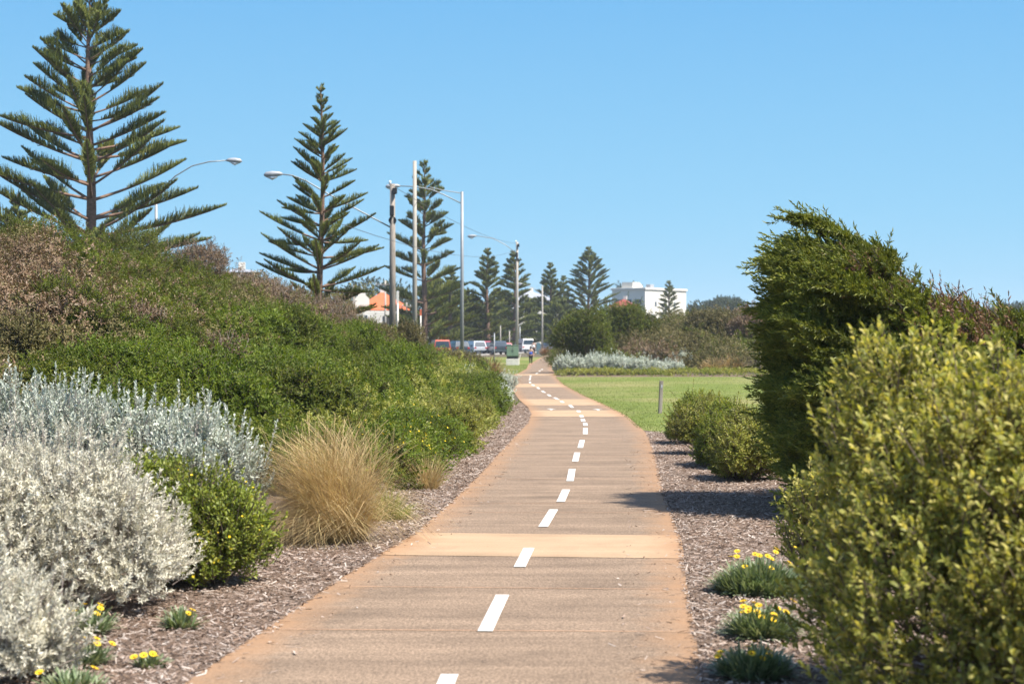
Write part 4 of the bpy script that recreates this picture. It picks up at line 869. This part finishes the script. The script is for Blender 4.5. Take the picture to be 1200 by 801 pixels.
# gazanias
fl_g = G(); rngf = RNG(9)
def gazania(loc, r, h, nl, flowers, label, seed):
    rng = RNG(seed); root = thing('gazania', loc, label, 'flower plant', 'yellow gazanias'); n = nl; a = rng.random(n)*6.28; q = rng.random(n)**.5
    D = nrm(np.stack([np.cos(a)*q*.9, np.sin(a)*q*.9, .45+.6*rng.random(n)], 1)); P = np.stack([np.cos(a)*q*r*.9, np.sin(a)*q*r*.9, h*.45*(1-q*q)*rng.random(n)], 1); D = nrm(D+rng.normal(0, .28, D.shape)); g = G()
    blades(g, P, D, .5, np.minimum(.17, h*.75)*(.55+.6*rng.random(n)), .017, 3, tipw=.55); g.build('leaf', M['gaz_leaf'], root)['kind'] = 'stuff'
    for i in range(flowers):
        aa = rng.random()*6.28; qq = math.sqrt(rng.random()); c = np.array([math.cos(aa)*r*qq*1.25, math.sin(aa)*r*qq*1.25, h*(.6+.5*rng.random())]); nv = nrm(np.array([math.cos(aa)*.4+.2, math.sin(aa)*.4-.25, 1.]))
        f = G(); A, B = perp(nv[None]); k = 13; t = np.arange(k)*6.283/k; d = A*np.cos(t)[:, None]+B*np.sin(t)[:, None]
        leaf_quads(f, np.repeat(c[None], k, 0)+d*.005, nrm(d+nv*.25), np.repeat(nv[None], k, 0), .026, .013); fo = f.build('flower', M['petal'], root)
        s = G(); tube(s, [c-nv*.004, c+nv*.008], [.009, .006], 7); s.build('disc', M['disc'], fo)
        s = G(); tube(s, [(c[0]*.6, c[1]*.6, 0), c-nv*.004], [.003, .003], 4, cap=False); s.build('stalk', M['gaz_leaf'], fo)
    return root
for x, y, r, h, nl, nf, lb, sd in ((212, 735, .12, .16, 170, 3, 'small gazania tuft alone on the left mulch with yellow flowers', 161), (176, 780, .11, .09, 110, 4, 'flat little gazania nearest the path in the lower left', 162),
                                   (98, 742, .18, .22, 320, 8, 'gazania with many yellow flowers against the cushion bush', 163), (98, 778, .16, .16, 260, 6, 'gazania between the low silvery bush and the mulch', 164), (85, 806, .2, .12, 200, 2, 'gazania at the bottom edge beside the low silvery bush', 165),
                                   (890, 694, .36, .36, 2600, 14, 'broad gazania clump with grey green leaves right of the path', 166), (893, 746, .22, .24, 900, 16, 'yellow gazania under the left flank of the big leafy bush', 167), (884, 792, .22, .2, 800, 12, 'gazania at the bottom right beneath the big leafy bush', 168)):
    X, Y = gp(x, y); gazania((X, Y, .004), r, h, nl, nf, lb, sd)

# ------------------------------------------------------------------ RIGHT SIDE PLANTS
shrub('leafy_bush', (3.50, 10.2, 0), [(0, 0, .85, 1.25, 1.5, 1.0), (-.95, -.1, .85, .8, 1.0, .95), (-1.22, .5, .5, .6, .7, .7), (.55, -.9, .85, 1.0, .9, .95), (.3, .9, .95, 1.0, .8, .98), (-1.15, .5, 1.5, .5, .6, .66), (-.45, -1.1, .75, .75, .8, .8), (1.2, 0, 1.0, .9, 1.0, .9), (-1.18, -.6, .42, .64, .7, .6), (-.6, -1.3, .3, .8, .6, .5), (.2, -1.6, .4, .9, .5, .6), (-.75, -.5, 1.42, .55, .55, .58), (-.5, .3, 1.4, .5, .6, .55)],
      9500, 10, .13, .052, .022, 'coast', 'big leafy coastal bush filling the right foreground, yellow green and out of focus', None, 'twig', 171, 'oval', nst=520, rst=.007, up=.75, wide=1.15, narrow=.4, wob=.2, spk=.10, spl=.9)
shrub('leafy_bush', (2.68, 15.6, 0), scatter_lumps(.42, .42, 1.0, 6, 172), 750, 9, .13, .05, .018, 'coast', 'small thin leafy bush between the big leafy bush and the cypress', None, 'twig', 172, 'oval', nst=120, up=.9)
for x, y, r, h, sd, lf, lb in ((3.80, 37.0, .62, 1.1, 173, 'bright', 'farthest rounded bush of the short hedge at the lawn corner, left of the cypress'), (3.72, 33.6, .62, 1.12, 174, 'lime', 'second farthest bush of the short hedge between lawn and cypress'),
                               (3.62, 30.3, .62, 1.12, 175, 'bright', 'second nearest bush of the short hedge left of the cypress'), (3.55, 27.4, .6, 1.1, 176, 'lime', 'nearest bush of the short hedge, touching the dark side of the cypress')):
    shrub('hedge_bush', (x, y, 0), scatter_lumps(r, r*1.35, h, 11, sd, .16), 3000, 8, .12, .05, .022, lf, lb, 'hedge bushes left of the cypress', 'twig', sd, nst=60)
# wind-bent cypress
def cypress():
    rng = RNG(181); bx, by = 4.55, 22.7; root = thing('wind_bent_cypress', (bx-.17, by, 0), 'wind bent cypress with a sheer dark left side and crown sloping down rightwards', 'tree')
    TX = np.array([3.3, 3.4, 3.6, 3.85, 4.15, 4.5, 5.0, 5.7, 6.5, 7.5, 9.0]); TZ = np.array([2.75, 3.05, 3.3, 3.42, 3.34, 3.05, 2.8, 2.55, 2.3, 2.2, 2.1])
    top = lambda x: np.interp(x, TX, TZ); fol = G(); rus = G(); T = []; D = []; TR = []; DR = []
    wind = np.array([-.95, -.22, .10]); twg = G(); limbs = G()
    def pad(c, outn, pr_, n, dead=False, wd=1.0):
        v = nrm(rng.normal(0, 1, (n, 3))); v[:, 2] = np.abs(v[:, 2])-.1; v = v+outn*.3; tl = rng.uniform(-.1, .45)
        o_ = v*np.array([pr_*1.25, pr_*1.1, pr_*.68])*(.6+.4*rng.random((n, 1))**.6); o_[:, 2] -= o_[:, 0]*tl*.7; p = c+o_
        d = nrm(wind*wd*.62+outn*.35+v*.8+rng.normal(0, .25, (n, 3))); (TR if dead else T).append(p); (DR if dead else D).append(d)
        q = rng.choice(n, max(2, n//9), replace=False); l = (.06+.10*rng.random((len(q), 1))); e = d[q]
        for f in (1, 2, 3): e = nrm(e+rng.normal(0, .12, e.shape)+np.array([-.12, 0, -.02])); (TR if dead else T).append(p[q]+e*l*f*.8); (DR if dead else D).append(e)
    for i in range(400):
        side = rng.random()
        if side < .3: x = 3.84+.2*rng.random(); a = rng.uniform(0, 3.14)
        else:
            x = 3.88+4.9*rng.random()**1.15
            a = rng.uniform(-.1, 1.35) if side < .76 else (rng.uniform(1.2, 1.9) if side < .88 else rng.uniform(1.7, 3.0))
        tz = top(x-.25)-.2; hd = 2.0*min(1, .5+(x-3.65)*.6)
        q = (1.0 if rng.random() < .85 else .75)*(1-.2*rng.random()**2)
        y = 22.7-math.copysign(abs(math.cos(a))**.6, math.cos(a))*hd*q; z = max(.15, abs(math.sin(a))**.75*tz*q)
        if side < .3: z = .12+(tz-.15)*rng.random(); y = 22.7-1.55*rng.uniform(-1, 1)*(1-(z/tz)**4*.6); x += .16*(1-z/tz)+.1*rng.random()
        if x > 6.2 and z < .8: continue
        c = np.array([x-bx, y-by, z]); pr_ = .15+.27*rng.random()
        if x < 3.9: c[0] += .28*(1-z/3.6)*0
        outn = np.array([-.9 if side < .3 else -.1, -math.cos(a), max(0, math.sin(a))])
        dead = z > tz-.6 and x > 4.25 and rng.random() < .6 and pr_ < .38
        pad(c, outn, pr_, int(170*(pr_/.3)**1.6)+25, dead)
        if rng.random() < .4: tube(limbs, [(x*.3+.7*4.6-bx, (y-by)*.15, z*.45), (c*np.array([.7, .6, .88])), c], [.05, .03, .012], 5, cap=False)
    # leader sweeping up and curling left at the very top
    for x, z, r, n in ((4.3, 3.28, .20, 90), (4.1, 3.44, .18, 90), (3.92, 3.56, .15, 80), (3.74, 3.64, .12, 60), (3.6, 3.68, .09, 40), (3.5, 3.66, .06, 20), (3.7, 3.34, .13, 60), (3.55, 3.05, .12, 50), (3.48, 2.8, .12, 50)):
        pad(np.array([x-bx+.12, 22.2-by, z-.06]), np.array([-.5, 0, .2]), r, n, wd=1.3)
    tube(limbs, [(4.8-bx, 0, 2.2), (4.4-bx, -.3, 2.95), (4.0-bx, -.5, 3.45), (3.75-bx, -.5, 3.6)], [.06, .04, .025, .01], 5)
    T = np.concatenate(T+[t[1::6] for t in TR]); D = np.concatenate(D+[t[1::6] for t in DR])
    clusters(fol, T, D, 11, .16, .07, .020, rng, wide=.95, narrow=.3, jit=.22)
    n = 7000; x = 4.0+4.4*rng.random(n)**1.1; z = .1+(top(x)-.7)*rng.random(n); y = (rng.random(n)-.5)*2.2*np.minimum(1, .4+(x-3.7)); clusters(fol, np.stack([x-bx, y, z], 1), nrm(wind+rng.normal(0, .5, (n, 3))), 5, .2, .13, .04, rng)
    fol.build('crown', M['cypress'], root)
    TR = np.concatenate(TR); DR = np.concatenate(DR); clusters(rus, TR[np.arange(len(TR)) % 3 > 0], DR[np.arange(len(TR)) % 3 > 0], 8, .15, .06, .014, rng, wide=.8, narrow=.3); o = rus.build('dead_foliage', M['russet'], root); o['label'] = 'russet brown dead foliage along the upper right edge'
    i = rng.choice(len(TR), min(len(TR), 420), replace=False); tp = TR[i]+nrm(DR[i]+np.array([.3, 0, .35])+rng.normal(0, .35, (len(i), 3)))*(.08+.16*rng.random((len(i), 1)))
    prisms(twg, TR[i]-DR[i]*.2, tp, .008, .003); twg.build('dead_twig', M['dark_bark'], root)['kind'] = 'stuff'
    for x, y, h in ((4.4, 22.5, 2.7), (4.9, 22.9, 2.3), (5.9, 22.7, 2.0)):
        tube(limbs, [(x-bx+.5, y-by, -.1), (x-bx+.25, y-by, h*.4), (x-bx, y-by, h*.75), (x-bx-.3, y-by-.2, h)], [.16, .13, .09, .03], 8)
    limbs.build('trunk', M['dark_bark'], root, smooth=True)
cypress()
# mound shrubs
MND = [(4.9, 121, 2.1, 4.3, 'scrub_green', 'dark green overhanging shrub at the path bend throwing a shadow across the path', 3200), (8.2, 127, 2.3, 3.6, 'scrub_green', 'rounded green shrub right of the overhanging one', 2400),
       (11.6, 122, 2.0, 2.0, 'scrub_olive', 'olive shrub behind the silver strip', 2000), (14.4, 126, 2.4, 2.9, 'scrub_olive', 'large olive brown shrub in the middle of the mound', 2400), (17.6, 124, 2.3, 2.7, 'scrub_dry', 'dry grey brown shrub on the mound beside the cypress', 2000),
       (9.2, 140, 2.2, 2.2, 'scrub_dry', 'dry pinkish shrub on the mound top', 1700), (18.6, 136, 2.4, 2.6, 'scrub_dry', 'dry brown shrub higher up the mound near the cypress', 1800), (12.8, 138, 2.0, 2.1, 'scrub_green', 'green shrub on the mound top below the white building', 1800)]
for i, (x, y, r, h, lf, lb, n) in enumerate(MND):
    shrub('mound_shrub', (x, y, hf(x, y)), scatter_lumps(r, r*.9, h, 10, 190+i), n, 7, .3, .15, .06, lf, lb, 'shrubs on the mound', 'twig', 190+i, nst=120, rst=.016)
for i, (px, d, r, h) in enumerate(((668, 113, .9, 1.2), (690, 114, 1.2, 1.25), (716, 114.5, 1.25, 1.3), (742, 114, 1.2, 1.1), (764, 114.5, 1.1, .85), (786, 115, .9, .7), (800, 119, .8, .9))):
    x = (px-600)/F*d; lbs = ('leftmost silver bush of the strip along the mound foot, by the path', 'second silver bush of the strip along the mound foot', 'tallest silver bush in the middle of the strip', 'silver bush right of the tallest in the strip', 'low silver bush of the strip, nearer the right end', 'lowest silver bush at the right end of the strip', 'pale silver bush set back behind the right end of the strip')
    shrub('strip_saltbush', (x, d, hf(x, d)), scatter_lumps(r, r*.8, h, 8, 210+i), 1000, 8, .22, .10, .04, 'saltbush', lbs[i], 'silver bushes', 'pale_twig', 210+i, up=1.0, nst=40)
for i, (px, d, lb) in enumerate(((838, 115, 'straw coloured clump at the mound foot near the cypress'), (858, 116, 'straw clump touching the cypress edge at the mound foot'), (640, 216, 'orange brown clump by the far lamp post foot'))):
    x = (px-600)/F*d; tussock('straw_clump', (x, d, hf(x, d)), 700, 1.3, .9, 0, 'straw' if i < 2 else 'rust_grass', lb, 230+i, .9, .05, 4, .5)

# ------------------------------------------------------------------ AIR
m, nt, out = newmat('air'); pv = nd(nt, 'ShaderNodeVolumePrincipled'); pv.inputs['Color'].default_value = (.86, .93, 1, 1); pv.inputs['Density'].default_value = HAZE
nt.links.new(pv.outputs[0], out.inputs['Volume'])
g = G(); box(g, (0, 2500, 24), (9000, 8000, 52)); tag(g.build('haze', m), kind='stuff')
# ------------------------------------------------------------------ LIGHT, SKY, CAMERA
EL, AZ = math.radians(58), math.radians(-28)                 # azimuth measured from +X towards +Y
sv = Vector((math.cos(EL)*math.cos(AZ), math.cos(EL)*math.sin(AZ), math.sin(EL)))
sl = bpy.data.lights.new('sun', 'SUN'); sl.energy = 4.6; sl.angle = math.radians(.5); sl.color = (1.0, .94, .85)
so = bpy.data.objects.new('sun', sl); COL.objects.link(so); so.rotation_euler = sv.to_track_quat('Z', 'Y').to_euler(); so.location = sv*60
w = bpy.data.worlds.new('World'); S.world = w; w.use_nodes = True; nt = w.node_tree; nt.nodes.clear()
sky = nt.nodes.new('ShaderNodeTexSky'); sky.sky_type = 'NISHITA'; sky.sun_disc = False; sky.sun_elevation = EL; sky.sun_rotation = math.pi/2-AZ
sky.altitude = 5; sky.air_density = 1.0; sky.dust_density = .6; sky.ozone_density = 2.5
bg = nt.nodes.new('ShaderNodeBackground'); bg.inputs[1].default_value = .12; wo = nt.nodes.new('ShaderNodeOutputWorld')
tc = nt.nodes.new('ShaderNodeTexCoord'); sx = nt.nodes.new('ShaderNodeSeparateXYZ'); nt.links.new(tc.outputs['Generated'], sx.inputs[0])
low = ramp(nt, sx.outputs[2], [(1.48, 2.76, 3.62), (1.14, 2.50, 3.62), (.72, 1.98, 3.44), (.5, 1.55, 3.0)], [0, .07, .19, .3])
nt.links.new(mix(nt, mrange(nt, sx.outputs[2], .2, .6, 0, 1), low, sky.outputs[0]), bg.inputs[0]); nt.links.new(bg.outputs[0], wo.inputs[0])
cd = bpy.data.cameras.new('camera'); cam = bpy.data.objects.new('camera', cd); COL.objects.link(cam); S.camera = cam
cam.location = (0, 0, H); cam.rotation_euler = (math.pi/2, 0, 0); cd.lens = F/1200*36; cd.sensor_width = 36; cd.clip_end = 9000
cd.dof.use_dof = True; cd.dof.focus_distance = 27; cd.dof.aperture_fstop = 2.9
S.view_settings.view_transform = 'Standard'; S.view_settings.look = 'None'; S.view_settings.exposure = 1.12; S.view_settings.gamma = 1; S.view_settings.use_curve_mapping = False
S.cycles.max_bounces = 6; S.cycles.transmission_bounces = 3; S.cycles.transparent_max_bounces = 4; S.cycles.use_denoising = True
